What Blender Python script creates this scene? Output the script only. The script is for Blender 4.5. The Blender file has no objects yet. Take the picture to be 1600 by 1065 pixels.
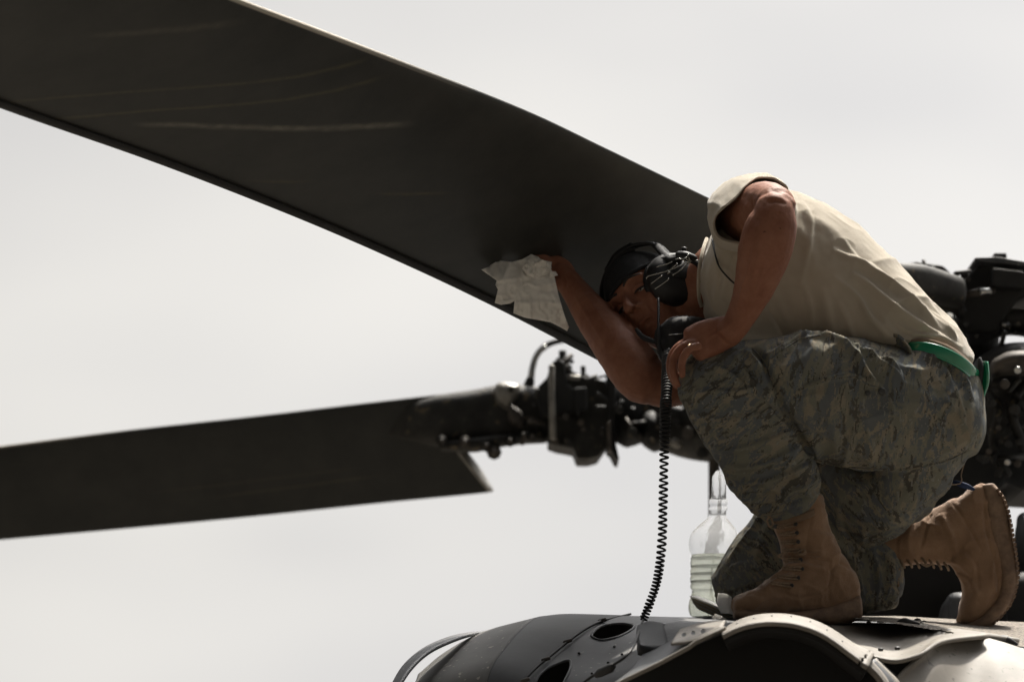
import bpy, bmesh, math, random
import numpy as np
from mathutils import Vector, Matrix
from mathutils.geometry import delaunay_2d_cdt
random.seed(7); rng = np.random.default_rng(7)
S = bpy.context.scene
COL = S.collection
R = math.radians

# ------------------------------------------------------------------ camera
DIST, TILT, SPAN = 10.0, R(7.0), 2.1333      # the frame is 2.13 m wide at the kneeling man
CAMZ = -0.60
cam_d = bpy.data.cameras.new('camera'); cam = bpy.data.objects.new('camera', cam_d); COL.objects.link(cam)
cam.location = (0, -DIST, CAMZ); cam.rotation_euler = (R(90) + TILT, 0, 0)
cam_d.sensor_width = 36; cam_d.lens = 36 * DIST / SPAN; cam_d.clip_end = 5000; cam_d.clip_start = 0.1
cam_d.dof.use_dof = True; cam_d.dof.focus_distance = 9.85; cam_d.dof.aperture_fstop = 4.0
S.camera = cam
# ------------------------------------------------------------------ light
SUN = Vector((0.20, 0.46, 0.87)).normalized()
sl = bpy.data.lights.new('sun', 'SUN'); sl.energy = 5.0; sl.angle = R(0.6); sl.color = (1.0, 0.93, 0.82)
so = bpy.data.objects.new('sun', sl); COL.objects.link(so)
so.rotation_euler = SUN.to_track_quat('Z', 'Y').to_euler()
W = bpy.data.worlds.new('World'); S.world = W; W.use_nodes = True
wn, wl = W.node_tree.nodes, W.node_tree.links
bg = wn['Background']
sky = wn.new('ShaderNodeTexSky'); sky.sky_type = 'NISHITA'; sky.sun_disc = False
sky.sun_elevation = math.asin(SUN.z); sky.sun_rotation = math.atan2(SUN.x, SUN.y)
sky.dust_density = 1.0; sky.air_density = 1.0; sky.ozone_density = 1.0
hsv = wn.new('ShaderNodeHueSaturation'); hsv.inputs['Saturation'].default_value = 0.03
wl.new(sky.outputs[0], hsv.inputs['Color'])
# thin high cloud / dust veil: soft large patches
tc = wn.new('ShaderNodeTexCoord'); mp = wn.new('ShaderNodeMapping'); mp.inputs['Scale'].default_value = (1.0, 1.0, 2.2); mp.inputs['Location'].default_value = (15.3, 8.1, 3.6)
nz = wn.new('ShaderNodeTexNoise'); nz.inputs['Scale'].default_value = 4.2; nz.inputs['Detail'].default_value = 3; nz.inputs['Roughness'].default_value = 0.45
cr = wn.new('ShaderNodeValToRGB'); cr.color_ramp.elements[0].position = 0.36; cr.color_ramp.elements[1].position = 0.64
cr.color_ramp.elements[0].color = (0.86, 0.85, 0.86, 1); cr.color_ramp.elements[1].color = (1.17, 1.135, 1.08, 1)
wl.new(tc.outputs['Generated'], mp.inputs[0]); wl.new(mp.outputs[0], nz.inputs['Vector']); wl.new(nz.outputs[0], cr.inputs[0])
mm = wn.new('ShaderNodeMix'); mm.data_type = 'RGBA'; mm.blend_type = 'MULTIPLY'; mm.inputs[0].default_value = 1
wl.new(hsv.outputs[0], mm.inputs[6]); wl.new(cr.outputs[0], mm.inputs[7])
# forward scattering of the dust (Henyey-Greenstein round the sun): a hazy sky is brightest on the sun's side
def wm(op, x, y=None, z=None):
    q = wn.new('ShaderNodeMath'); q.operation = op
    for i, v in enumerate((x, y, z)):
        if v is None: continue
        if isinstance(v, (int, float)): q.inputs[i].default_value = v
        else: wl.new(v, q.inputs[i])
    return q.outputs[0]
nrm = wn.new('ShaderNodeVectorMath'); nrm.operation = 'NORMALIZE'; wl.new(tc.outputs['Generated'], nrm.inputs[0])
dt = wn.new('ShaderNodeVectorMath'); dt.operation = 'DOT_PRODUCT'; wl.new(nrm.outputs[0], dt.inputs[0]); dt.inputs[1].default_value = SUN
HG = 0.82
den = wm('POWER', wm('MULTIPLY_ADD', dt.outputs['Value'], -2 * HG, 1 + HG * HG), 1.5)
ph = wm('DIVIDE', 1 - HG * HG, den)
# the dust lies low: long paths near the horizon are bright, the zenith is deeper
sz = wn.new('ShaderNodeSeparateXYZ'); wl.new(nrm.outputs[0], sz.inputs[0])
path_len = wm('DIVIDE', 1.0, wm('ADD', wm('MAXIMUM', sz.outputs[2], 0.0), 0.19))
ph = wm('MULTIPLY', ph, path_len)
m2 = wn.new('ShaderNodeVectorMath'); m2.operation = 'SCALE'; wl.new(mm.outputs[2], m2.inputs[0]); wl.new(ph, m2.inputs[3]); wl.new(m2.outputs[0], bg.inputs[0])
bg.inputs[1].default_value = 0.056
S.view_settings.view_transform = 'Standard'; S.view_settings.look = 'None'
S.view_settings.gamma = 1; S.view_settings.use_curve_mapping = False
S.view_settings.exposure = 0.22

# ------------------------------------------------------------------ helpers
ct, st = math.cos(TILT), math.sin(TILT)
def P(px, py, Y=0.0):
    """photo pixel (1600 wide) + distance along Y -> world point"""
    k = SPAN / 1600 / DIST
    x, z = (px - 800) * k, (532.5 - py) * k
    d = (x, ct - z * st, st + z * ct)
    t = (Y + DIST) / d[1]
    return np.array((d[0] * t, Y, CAMZ + d[2] * t))
def proj(V):
    V = np.asarray(V); k = SPAN / 1600 / DIST
    y, z = V[:, 1] + DIST, V[:, 2] - CAMZ
    dep = y * ct + z * st; up = -y * st + z * ct
    return np.stack([800 + V[:, 0] / dep / k, 532.5 - up / dep / k], 1)
def mlen(npx, Y=0.0): return npx * SPAN / 1600 * (Y + DIST) / DIST

def new_obj(name, V, F, mat=None, parent=None, smooth=True, label=None, attrs=None):
    me = bpy.data.meshes.new(name); me.from_pydata([tuple(map(float, v)) for v in V], [], [tuple(map(int, f)) for f in F])
    me.update()
    if smooth: me.polygons.foreach_set('use_smooth', [True] * len(me.polygons))
    o = bpy.data.objects.new(name, me); COL.objects.link(o)
    if mat: me.materials.append(mat)
    if parent: o.parent = parent
    if label: o['label'] = label
    if attrs:
        for k, a in attrs.items():
            at = me.attributes.new(k, 'FLOAT_VECTOR', 'POINT'); at.data.foreach_set('vector', np.asarray(a, float).ravel())
    return o
def empty(name, label, cat, group=None):
    o = bpy.data.objects.new(name, None); COL.objects.link(o); o.empty_display_size = 0.1
    o['label'] = label; o['category'] = cat
    if group: o['group'] = group
    return o
def tag(o, label, cat, group=None, kind=None):
    if label: o['label'] = label
    if cat: o['category'] = cat
    if group: o['group'] = group
    if kind: o['kind'] = kind
    return o

def crom(pts, sub):
    pts = np.asarray(pts, float); n = len(pts)
    if n == 2: 
        t = np.linspace(0, 1, sub + 1)[:, None]; return pts[0] * (1 - t) + pts[1] * t
    ext = np.vstack([2 * pts[0] - pts[1], pts, 2 * pts[-1] - pts[-2]])
    out = []
    for i in range(n - 1):
        p0, p1, p2, p3 = ext[i:i + 4]
        for k in range(sub):
            t = k / sub
            out.append(0.5 * ((2 * p1) + (-p0 + p2) * t + (2 * p0 - 5 * p1 + 4 * p2 - p3) * t * t + (-p0 + 3 * p1 - 3 * p2 + p3) * t ** 3))
    out.append(pts[-1]); return np.array(out)

class Acc:
    def __init__(s): s.V, s.F, s.n = [], [], 0
    def add(s, V, F):
        V = np.asarray(V, float); s.V.append(V); s.F += [tuple(i + s.n for i in f) for f in F]; s.n += len(V); return s
    def get(s): return np.vstack(s.V), s.F
    def obj(s, name, mat, parent=None, **k):
        V, F = s.get(); return new_obj(name, V, F, mat, parent, **k)

def tube_rings(C, U, Vv, n=24, p=2.0, cap=True, dome=0.6):
    """closed loft from ring centres C with half axes U and Vv"""
    C, U, Vv = map(lambda a: np.asarray(a, float), (C, U, Vv))
    if cap:
        def dm(i, j):
            ax = C[i] - C[j]; L = np.linalg.norm(ax) + 1e-9; ax = ax / L
            r = min(np.linalg.norm(U[i]), np.linalg.norm(Vv[i])) * dome
            cs, us, vs = [], [], []
            for a in (0.5, 0.85, 1.15, 1.4):
                cs.append(C[i] + ax * r * math.sin(a)); us.append(U[i] * math.cos(a)); vs.append(Vv[i] * math.cos(a))
            return cs, us, vs
        a, b = dm(0, 1), dm(-1, -2)
        C = np.vstack([a[0][::-1], C, b[0]]); U = np.vstack([a[1][::-1], U, b[1]]); Vv = np.vstack([a[2][::-1], Vv, b[2]])
    th = np.linspace(0, 2 * math.pi, n, endpoint=False)
    c, s_ = np.cos(th), np.sin(th)
    if p != 2.0:
        c = np.sign(c) * abs(c) ** (2 / p); s_ = np.sign(s_) * abs(s_) ** (2 / p)
    V = (C[:, None, :] + U[:, None, :] * c[None, :, None] + Vv[:, None, :] * s_[None, :, None]).reshape(-1, 3)
    m = len(C); F = []
    for i in range(m - 1):
        for j in range(n):
            k = (j + 1) % n; F.append((i * n + j, i * n + k, (i + 1) * n + k, (i + 1) * n + j))
    F.append(tuple(range(n))[::-1]); F.append(tuple((m - 1) * n + j for j in range(n)))
    # orientation fix
    V0 = C[m // 2]; f = F[(m // 2) * n]; nn = np.cross(V[f[1]] - V[f[0]], V[f[2]] - V[f[0]])
    if np.dot(nn, V[f[0]] - V0) < 0: F = [tuple(reversed(q)) for q in F]
    return V, F
def eloft(rings, n=28, sub=4, p=2.0, **k):
    """rings traced by their two visible edges: (ax, ay, bx, by, Y, half depth)"""
    r = crom([list(P(a, b, Y)) + list(P(c, d, Y)) + [h] for a, b, c, d, Y, h in rings], sub)
    A, B, H = r[:, :3], r[:, 3:6], np.maximum(r[:, 6:7], 0.004)
    return tube_rings((A + B) / 2, (B - A) / 2, H * np.array([[0, 1.0, 0]]), n, p, **k)
def tube(path, rad, n=10, sub=4, flat=None, cap=True, dome=0.6, smoothpath=True):
    """path of world points, radii; parallel-transported frame"""
    path = np.asarray(path, float); rad = np.asarray(rad if np.ndim(rad) else [rad] * len(path), float)
    q = np.hstack([path, rad[:, None]])
    if smoothpath and sub > 1: q = crom(q, sub)
    C, r = q[:, :3], np.maximum(q[:, 3], 1e-4)
    T = np.gradient(C, axis=0); T /= np.linalg.norm(T, axis=1)[:, None] + 1e-12
    u = np.cross(T[0], (0, 1, 0));
    if np.linalg.norm(u) < 0.2: u = np.cross(T[0], (1, 0, 0))
    u /= np.linalg.norm(u); Us = []
    for t in T:
        u = u - t * np.dot(u, t); u /= np.linalg.norm(u) + 1e-12; Us.append(u)
    Us = np.array(Us); Vs = np.cross(T, Us)
    f = 1.0 if flat is None else flat
    return tube_rings(C, Us * r[:, None], Vs * r[:, None] * f, n, cap=cap, dome=dome)
def ptube(pts, rad, **k): return tube([P(*p) for p in pts], rad, **k)
def box(x0, y0, x1, y1, Y0, Y1):
    V = [P(a, b, Y) for Y in (Y0, Y1) for a, b in ((x0, y1), (x1, y1), (x1, y0), (x0, y0))]
    # keep the depth square to the near face
    n = V[:4]; d = np.array((0, Y1 - Y0, 0)); V = n + [v + d for v in n]
    F = [(0, 1, 2, 3), (7, 6, 5, 4), (0, 4, 5, 1), (1, 5, 6, 2), (2, 6, 7, 3), (3, 7, 4, 0)]
    return V, F
def prism(poly, Y0, Y1, inset=0.0):
    n = len(poly); A = [P(a, b, Y0) for a, b in poly]; d = np.array((0, Y1 - Y0, 0)); B = [v + d for v in A]
    F = [tuple(range(n)), tuple(range(2 * n - 1, n - 1, -1))] + [(i, i + n, (i + 1) % n + n, (i + 1) % n) for i in range(n)]
    ar = sum(poly[i][0] * poly[(i + 1) % n][1] - poly[(i + 1) % n][0] * poly[i][1] for i in range(n))
    if ar > 0: F = [tuple(reversed(f)) for f in F]
    return A + B, F
def sheet(curves, th=0.004, nu=5, nv=5):
    """surface through profile curves [(px,py,Y)...] with real thickness"""
    G = np.array([crom([P(*p) for p in c], nv) for c in curves])
    G = np.array([crom(G[:, j], nu) for j in range(G.shape[1])]).transpose(1, 0, 2)
    return grid_solid(G, th)
def grid_solid(G, th):
    m, n, _ = G.shape
    du = np.gradient(G, axis=0); dv = np.gradient(G, axis=1); N = np.cross(du, dv)
    N /= np.linalg.norm(N, axis=2)[:, :, None] + 1e-12
    if (N[:, :, 1].mean() - N[:, :, 2].mean() * 0.6) > 0: N = -N      # outward = towards camera / up
    V = np.vstack([G.reshape(-1, 3), (G - N * th).reshape(-1, 3)]); o = m * n; F = []
    for i in range(m - 1):
        for j in range(n - 1):
            q = (i * n + j, i * n + j + 1, (i + 1) * n + j + 1, (i + 1) * n + j); F.append(q); F.append(tuple(a + o for a in reversed(q)))
    for i in range(m - 1):
        F.append((i * n, (i + 1) * n, (i + 1) * n + o, i * n + o)); a = i * n + n - 1; F.append((a + n, a, a + o, a + n + o))
    for j in range(n - 1):
        F.append((j + 1, j, j + o, j + 1 + o)); a = (m - 1) * n + j; F.append((a, a + 1, a + 1 + o, a + o))
    f = F[0]; nn = np.cross(V[f[1]] - V[f[0]], V[f[2]] - V[f[0]])
    if np.dot(nn, N[0, 0]) < 0: F = [tuple(reversed(q)) for q in F]
    return V, F
def inpoly(x, y, poly):
    x, y = np.asarray(x, float), np.asarray(y, float); c = np.zeros(x.shape, bool); n = len(poly)
    for i in range(n):
        x0, y0 = poly[i]; x1, y1 = poly[(i + 1) % n]
        if y0 == y1: continue
        c ^= ((y0 > y) != (y1 > y)) & (x < (x1 - x0) * (y - y0) / (y1 - y0) + x0)
    return c
def pdist(Q, line, closed=False):
    """distance, signed side, and arc parameter 0..1 from points Q (px) to polyline"""
    line = np.asarray(line, float)
    if closed: line = np.vstack([line, line[:1]])
    seg = np.diff(line, axis=0); L = np.hypot(seg[:, 0], seg[:, 1]); cum = np.concatenate([[0], np.cumsum(L)])
    best = np.full(len(Q), 1e9); side = np.zeros(len(Q)); t_ = np.zeros(len(Q))
    for i in range(len(seg)):
        w = Q - line[i]; t = np.clip((w @ seg[i]) / (L[i] ** 2 + 1e-9), 0, 1); d = w - t[:, None] * seg[i]
        dd = np.hypot(d[:, 0], d[:, 1]); m = dd < best
        cs = seg[i][0] * w[:, 1] - seg[i][1] * w[:, 0]
        best[m] = dd[m]; side[m] = np.sign(cs[m]); t_[m] = (cum[i] + t[m] * L[i]) / cum[-1]
    return best, side, t_
def hash3(i, j, k, s=0):
    h = (i * 374761393 + j * 668265263 + k * 2147483647 + s * 974634777) & 0xffffffff
    h = ((h ^ (h >> 13)) * 1274126177) & 0xffffffff
    return ((h ^ (h >> 16)) & 0xffff) / 65535.0
def vnoise(X, seed=0):
    X = np.asarray(X, float); i = np.floor(X).astype(np.int64); f = X - i; f = f * f * (3 - 2 * f); r = 0
    for a in (0, 1):
        for b in (0, 1):
            for c in (0, 1):
                w = (f[:, 0] if a else 1 - f[:, 0]) * (f[:, 1] if b else 1 - f[:, 1]) * (f[:, 2] if c else 1 - f[:, 2])
                r = r + w * hash3(i[:, 0] + a, i[:, 1] + b, i[:, 2] + c, seed)
    return r * 2 - 1
def ridged(X, seed, p=3): return np.clip(1 - np.abs(vnoise(X, seed)) * 1.7, 0, 1) ** p
def warp(V, a=.03, f=8): return V + a * np.stack([vnoise(V * f, 91), vnoise(V * f, 92), vnoise(V * f, 93)], 1)
def vnormals(V, F4):
    N = np.zeros_like(V)
    for a, b, c in ((0, 1, 2), (0, 2, 3)):
        n = np.cross(V[F4[:, b]] - V[F4[:, a]], V[F4[:, c]] - V[F4[:, a]])
        for q in (a, b, c): np.add.at(N, F4[:, q], n)
    return N / (np.linalg.norm(N, axis=1)[:, None] + 1e-12)
def remesh(acc, voxel, smooth=3, factor=0.5):
    """union the closed volumes of acc into one continuous surface"""
    V, F = acc.get(); o = new_obj('tmp_union', V, F)
    m = o.modifiers.new('r', 'REMESH'); m.mode = 'VOXEL'; m.voxel_size = voxel
    if smooth:
        s_ = o.modifiers.new('s', 'SMOOTH'); s_.iterations = smooth; s_.factor = factor
    dg = bpy.context.evaluated_depsgraph_get(); e = o.evaluated_get(dg); me = e.to_mesh()
    V = np.empty(len(me.vertices) * 3); me.vertices.foreach_get('co', V); V = V.reshape(-1, 3)
    F = np.empty(len(me.loops), int); me.loops.foreach_get('vertex_index', F)
    tot = np.empty(len(me.polygons), int); me.polygons.foreach_get('loop_total', tot)
    if (tot == 4).all(): F = F.reshape(-1, 4)
    else:
        F = np.array([(list(p.vertices) + [p.vertices[-1]])[:4] for p in me.polygons])
    e.to_mesh_clear(); md = o.data; bpy.data.objects.remove(o); bpy.data.meshes.remove(md)
    return V, F
def qobj(name, V, F4, mat, parent=None, attrs=None, label=None):
    me = bpy.data.meshes.new(name); me.vertices.add(len(V)); me.vertices.foreach_set('co', V.ravel())
    me.loops.add(F4.size); me.loops.foreach_set('vertex_index', F4.ravel().astype(np.int32))
    me.polygons.add(len(F4)); me.polygons.foreach_set('loop_start', np.arange(0, F4.size, 4, dtype=np.int32))
    me.update(calc_edges=True); me.validate(); me.polygons.foreach_set('use_smooth', [True] * len(me.polygons))
    o = bpy.data.objects.new(name, me); COL.objects.link(o); me.materials.append(mat)
    if parent: o.parent = parent
    if label: o['label'] = label
    for k, a in (attrs or {}).items():
        at = me.attributes.new(k, 'FLOAT_VECTOR', 'POINT'); at.data.foreach_set('vector', np.asarray(a, float).ravel())
    return o
def fold(D, Q, N, line, amp, w, mask=None, asym=0.4, ends=0.25, sub=5):
    """add a cloth fold (ridge, sharper on one side) of height amp along a traced line"""
    line = crom(np.array(line, float), sub)
    d, s, t = pdist(Q, line); sd = d * s
    g = np.where(sd > 0, np.exp(-(sd / w) ** 2), np.exp(-(sd / (w * asym)) ** 2))
    e = np.clip(np.minimum(t, 1 - t) / ends, 0, 1) if ends > 0 else 1.0
    m = np.clip(-N[:, 1] * 1.5 + 0.55, 0, 1)
    if mask is not None: m = m * mask
    D += amp * g * np.sqrt(e) * m
def cdt(outline, step):
    o = np.asarray(outline, float); x0, y0 = o.min(0); x1, y1 = o.max(0)
    L = []
    n = len(o)
    for i in range(n):
        a, b = o[i], o[(i + 1) % n]; k = max(1, int(np.hypot(*(b - a)) / step))
        for j in range(k): L.append(a + (b - a) * j / k)
    nb = len(L); X, Y = np.meshgrid(np.arange(x0, x1, step), np.arange(y0, y1, step)); X = X.ravel() + rng.uniform(-.2, .2, X.size) * step; Y = Y.ravel() + rng.uniform(-.2, .2, Y.size) * step
    ins = inpoly(X, Y, o); Q = np.stack([X[ins], Y[ins]], 1); d, _, _ = pdist(Q, o, True); Q = Q[d > step * 0.55]
    pts = [Vector(p) for p in L] + [Vector(p) for p in Q]
    v, e, f, *_ = delaunay_2d_cdt(pts, [], [list(range(nb))], 1, 1e-5)
    return np.array([tuple(p) for p in v]), [tuple(q) for q in f]
def cloth(outline, step, yfun, th):
    """flexible sheet cut to an outline, with a depth function and real thickness"""
    q, f = cdt(outline, step); Y = yfun(q); V = np.array([P(a, b, y) for (a, b), y in zip(q, Y)])
    # orient to camera
    F = []
    for t in f:
        n = np.cross(V[t[1]] - V[t[0]], V[t[2]] - V[t[0]]); F.append(t if n[1] < 0 else tuple(reversed(t)))
    o = len(V); B = V + np.array((0, th, 0))
    cnt = {}
    for t in F:
        for i in range(3):
            e = (t[i], t[(i + 1) % 3]); cnt[e] = 1
    rim = [e for e in cnt if (e[1], e[0]) not in cnt]
    F2 = list(F) + [tuple(a + o for a in reversed(t)) for t in F] + [(b, a, a + o, b + o) for a, b in rim]
    return np.vstack([V, B]), F2

# ------------------------------------------------------------------ materials
def nodes(name):
    m = bpy.data.materials.new(name); m.use_nodes = True; t = m.node_tree
    return m, t.nodes, t.links, t.nodes['Principled BSDF']
def mat(name, c1, c2=None, rough=0.6, metal=0.0, scale=8.0, bump=0.0, bscale=60.0, detail=5, spec=0.5, stretch=None, r2=None, thr=(0.35, 0.65), coat=0, speck=None):
    m, n, l, b = nodes(name)
    b.inputs['Roughness'].default_value = rough; b.inputs['Metallic'].default_value = metal
    b.inputs['Specular IOR Level'].default_value = spec
    if coat: b.inputs['Coat Weight'].default_value = coat; b.inputs['Coat Roughness'].default_value = 0.15
    tcn = n.new('ShaderNodeTexCoord'); mpn = n.new('ShaderNodeMapping'); l.new(tcn.outputs['Object'], mpn.inputs[0])
    if stretch: mpn.inputs['Scale'].default_value = stretch
    a = n.new('ShaderNodeTexNoise'); a.inputs['Scale'].default_value = scale; a.inputs['Detail'].default_value = detail; a.inputs['Roughness'].default_value = 0.62
    l.new(mpn.outputs[0], a.inputs['Vector'])
    r = n.new('ShaderNodeValToRGB'); r.color_ramp.elements[0].position, r.color_ramp.elements[1].position = thr
    c2 = c2 or tuple(x * 0.75 for x in c1)
    r.color_ramp.elements[0].color = (*c2, 1); r.color_ramp.elements[1].color = (*c1, 1)
    l.new(a.outputs[0], r.inputs[0]); col = r.outputs[0]
    if speck:
        sc, th_, cc = speck; s2 = n.new('ShaderNodeTexNoise'); s2.inputs['Scale'].default_value = sc; s2.inputs['Detail'].default_value = 2
        l.new(tcn.outputs['Object'], s2.inputs['Vector']); rr = n.new('ShaderNodeValToRGB'); rr.color_ramp.elements[0].position = th_; rr.color_ramp.elements[1].position = th_ + .05
        l.new(s2.outputs[0], rr.inputs[0]); mx = n.new('ShaderNodeMix'); mx.data_type = 'RGBA'; l.new(rr.outputs[0], mx.inputs[0]); l.new(col, mx.inputs[6]); mx.inputs[7].default_value = (*cc, 1); col = mx.outputs[2]
    l.new(col, b.inputs['Base Color'])
    if r2 is not None:
        mr = n.new('ShaderNodeMapRange'); mr.inputs[3].default_value = rough; mr.inputs[4].default_value = r2; l.new(a.outputs[0], mr.inputs[0]); l.new(mr.outputs[0], b.inputs['Roughness'])
    if bump:
        k = n.new('ShaderNodeTexNoise'); k.inputs['Scale'].default_value = bscale; k.inputs['Detail'].default_value = 4; l.new(tcn.outputs['Object'], k.inputs['Vector'])
        bp = n.new('ShaderNodeBump'); bp.inputs['Strength'].default_value = bump; bp.inputs['Distance'].default_value = 0.002; l.new(k.outputs[0], bp.inputs['Height']); l.new(bp.outputs[0], b.inputs['Normal'])
    return m
M = {}
M['ground'] = mat('sandy_concrete', (.09, .08, .065), (.06, .053, .045), .9, scale=.6, bump=.4, bscale=8)
M['hull'] = mat('fuselage_paint', (.10, .105, .11), (.08, .084, .088), .5, scale=3)
M['dark_cavity'] = mat('black_cavity', (.008, .008, .008), (.006, .006, .006), .8)  # near-black colour paints in the shade of openings and gaps
M['grey'] = mat('grey_paint', (.075, .078, .084), (.05, .053, .058), .5, scale=9, bump=.12, bscale=25, r2=.6, speck=(90, .68, (.2, .2, .19)))
M['nose'] = mat('dusty_olive_grey_paint', (.105, .10, .09), (.075, .073, .067), .65, scale=12, bump=.1, bscale=40, speck=(70, .66, (.26, .24, .2)))
M['rubber'] = mat('dark_grey_band', (.04, .042, .046), (.03, .032, .035), .65, scale=14, bump=.1, bscale=90)
M['cowl'] = mat('pale_tan_grey_paint', (.27, .245, .21), (.19, .172, .148), .62, scale=11, bump=.15, bscale=30, speck=(60, .66, (.13, .12, .10)))
M['skid'] = mat('nonskid_grit', (.34, .30, .25), (.08, .07, .06), .95, scale=130, bump=1.0, bscale=260, detail=3, speck=(170, .60, (.07, .06, .05)))
M['seal'] = mat('black_sealant', (.03, .029, .027), (.02, .02, .02), .5, scale=60, bump=.6, bscale=120)
M['black'] = mat('black_plastic', (.012, .012, .013), (.009, .009, .01), .58, scale=30, bump=.1, bscale=200)
M['cap'] = mat('black_knit', (.012, .013, .014), (.007, .007, .008), .9, scale=90, bump=.4, bscale=300)
M['foam'] = mat('black_foam', (.010, .010, .011), (.006, .006, .007), .75, scale=90, bump=.5, bscale=300)
M['wire'] = mat('steel_wire', (.55, .55, .52), (.4, .4, .38), .25, metal=1)
M['mech'] = mat('oily_gunmetal', (.045, .043, .038), (.018, .017, .015), .6, metal=.25, scale=20, bump=.5, bscale=45, r2=.7, speck=(40, .64, (.12, .095, .06)))
M['mech2'] = mat('worn_brown_steel', (.10, .085, .07), (.04, .035, .03), .6, metal=.3, scale=25, bump=.3, bscale=50)
M['mechd'] = mat('dark_housing', (.018, .018, .017), (.010, .010, .010), .7, scale=15, bump=.4, bscale=30)
M['mechl'] = mat('pale_bracket', (.36, .34, .30), (.2, .19, .17), .4, metal=.4, scale=25)
M['steel'] = mat('bare_steel', (.6, .6, .58), (.4, .4, .38), .28, metal=1, scale=30)
M['paper'] = mat('white_paper', (.78, .77, .74), (.7, .69, .66), .7, scale=20)
M['page'] = mat('yellowed_page_edges', (.55, .50, .38), (.35, .30, .2), .5, scale=200, stretch=(1, 1, 8))
M['lace'] = mat('tan_lace', (.34, .24, .16), (.2, .14, .09), .9, scale=200)
M['dirty'] = mat('trouser_button', (.05, .05, .045), None, .4)
M['ring'] = mat('gold_ring', (.8, .6, .35), (.7, .5, .3), .2, metal=1)
M['blue'] = mat('blue_rag', (.012, .028, .085), None, .8)
M['hair'] = mat('dark_hair', (.012, .009, .007), (.006, .005, .004), .6, scale=200, bump=.6, bscale=400)
M['eye'] = mat('eye_white', (.5, .46, .42), None, .2)
M['iris'] = mat('dark_iris', (.02, .012, .008), None, .15)

def translucent(name, col, mix):
    m = mat(name, col, tuple(c * .88 for c in col), .75, scale=25); n, l = m.node_tree.nodes, m.node_tree.links
    tr = n.new('ShaderNodeBsdfTranslucent'); tr.inputs['Color'].default_value = (*col, 1); mx = n.new('ShaderNodeMixShader'); mx.inputs[0].default_value = mix
    l.new(n['Principled BSDF'].outputs[0], mx.inputs[1]); l.new(tr.outputs[0], mx.inputs[2]); l.new(mx.outputs[0], n['Material Output'].inputs[0]); return m
M['paper'] = translucent('white_paper', (.78, .77, .75), .5); M['page'] = translucent('yellowed_pages', (.68, .60, .42), .5)
def skin_mat():
    m, n, l, b = nodes('tanned_skin')
    t = n.new('ShaderNodeTexCoord'); a = n.new('ShaderNodeTexNoise'); a.inputs['Scale'].default_value = 22; a.inputs['Detail'].default_value = 9; a.inputs['Roughness'].default_value = .7; l.new(t.outputs['Object'], a.inputs['Vector'])
    r = n.new('ShaderNodeValToRGB'); r.color_ramp.elements[0].position = .36; r.color_ramp.elements[1].position = .64
    r.color_ramp.elements[0].color = (.22, .088, .052, 1); r.color_ramp.elements[1].color = (.30, .135, .082, 1); l.new(a.outputs[0], r.inputs[0])
    f = n.new('ShaderNodeTexNoise'); f.inputs['Scale'].default_value = 90; f.inputs['Detail'].default_value = 2; l.new(t.outputs['Object'], f.inputs['Vector'])
    rr = n.new('ShaderNodeValToRGB'); rr.color_ramp.elements[0].position = .74; rr.color_ramp.elements[1].position = .80; l.new(f.outputs[0], rr.inputs[0])
    mx = n.new('ShaderNodeMix'); mx.data_type = 'RGBA'; l.new(rr.outputs[0], mx.inputs[0]); l.new(r.outputs[0], mx.inputs[6]); mx.inputs[7].default_value = (.12, .05, .03, 1)
    l.new(mx.outputs[2], b.inputs['Base Color']); b.inputs['Roughness'].default_value = .58; b.inputs['Specular IOR Level'].default_value = .25
    b.inputs['Subsurface Weight'].default_value = .12; b.inputs['Subsurface Radius'].default_value = (.012, .005, .003); b.inputs['Subsurface Scale'].default_value = .6
    k = n.new('ShaderNodeTexNoise'); k.inputs['Scale'].default_value = 150; k.inputs['Detail'].default_value = 7; k.inputs['Roughness'].default_value = .7; l.new(t.outputs['Object'], k.inputs['Vector'])
    bp = n.new('ShaderNodeBump'); bp.inputs['Strength'].default_value = .6; bp.inputs['Distance'].default_value = .002; l.new(k.outputs[0], bp.inputs['Height']); l.new(bp.outputs[0], b.inputs['Normal'])
    return m
M['skin'] = skin_mat()
def fabric(name, c1, c2, scale=10, weave=900, bump=.35, rough=.95, sheen=.3):
    m, n, l, b = nodes(name)
    t = n.new('ShaderNodeTexCoord'); a = n.new('ShaderNodeTexNoise'); a.inputs['Scale'].default_value = scale; a.inputs['Detail'].default_value = 8; l.new(t.outputs['Object'], a.inputs['Vector'])
    r = n.new('ShaderNodeValToRGB'); r.color_ramp.elements[0].position = .3; r.color_ramp.elements[1].position = .7; r.color_ramp.elements[0].color = (*c2, 1); r.color_ramp.elements[1].color = (*c1, 1)
    l.new(a.outputs[0], r.inputs[0]); l.new(r.outputs[0], b.inputs['Base Color'])
    b.inputs['Roughness'].default_value = rough; b.inputs['Sheen Weight'].default_value = sheen; b.inputs['Specular IOR Level'].default_value = .2
    k = n.new('ShaderNodeTexNoise'); k.inputs['Scale'].default_value = weave; k.inputs['Detail'].default_value = 2; l.new(t.outputs['Object'], k.inputs['Vector'])
    k2 = n.new('ShaderNodeTexNoise'); k2.inputs['Scale'].default_value = 45; k2.inputs['Detail'].default_value = 5; l.new(t.outputs['Object'], k2.inputs['Vector'])
    ad = n.new('ShaderNodeMath'); ad.operation = 'MULTIPLY_ADD'; ad.inputs[1].default_value = 1.2; l.new(k2.outputs[0], ad.inputs[0]); l.new(k.outputs[0], ad.inputs[2])
    bp = n.new('ShaderNodeBump'); bp.inputs['Strength'].default_value = bump; bp.inputs['Distance'].default_value = .002; l.new(ad.outputs[0], bp.inputs['Height']); l.new(bp.outputs[0], b.inputs['Normal'])
    return m
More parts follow.
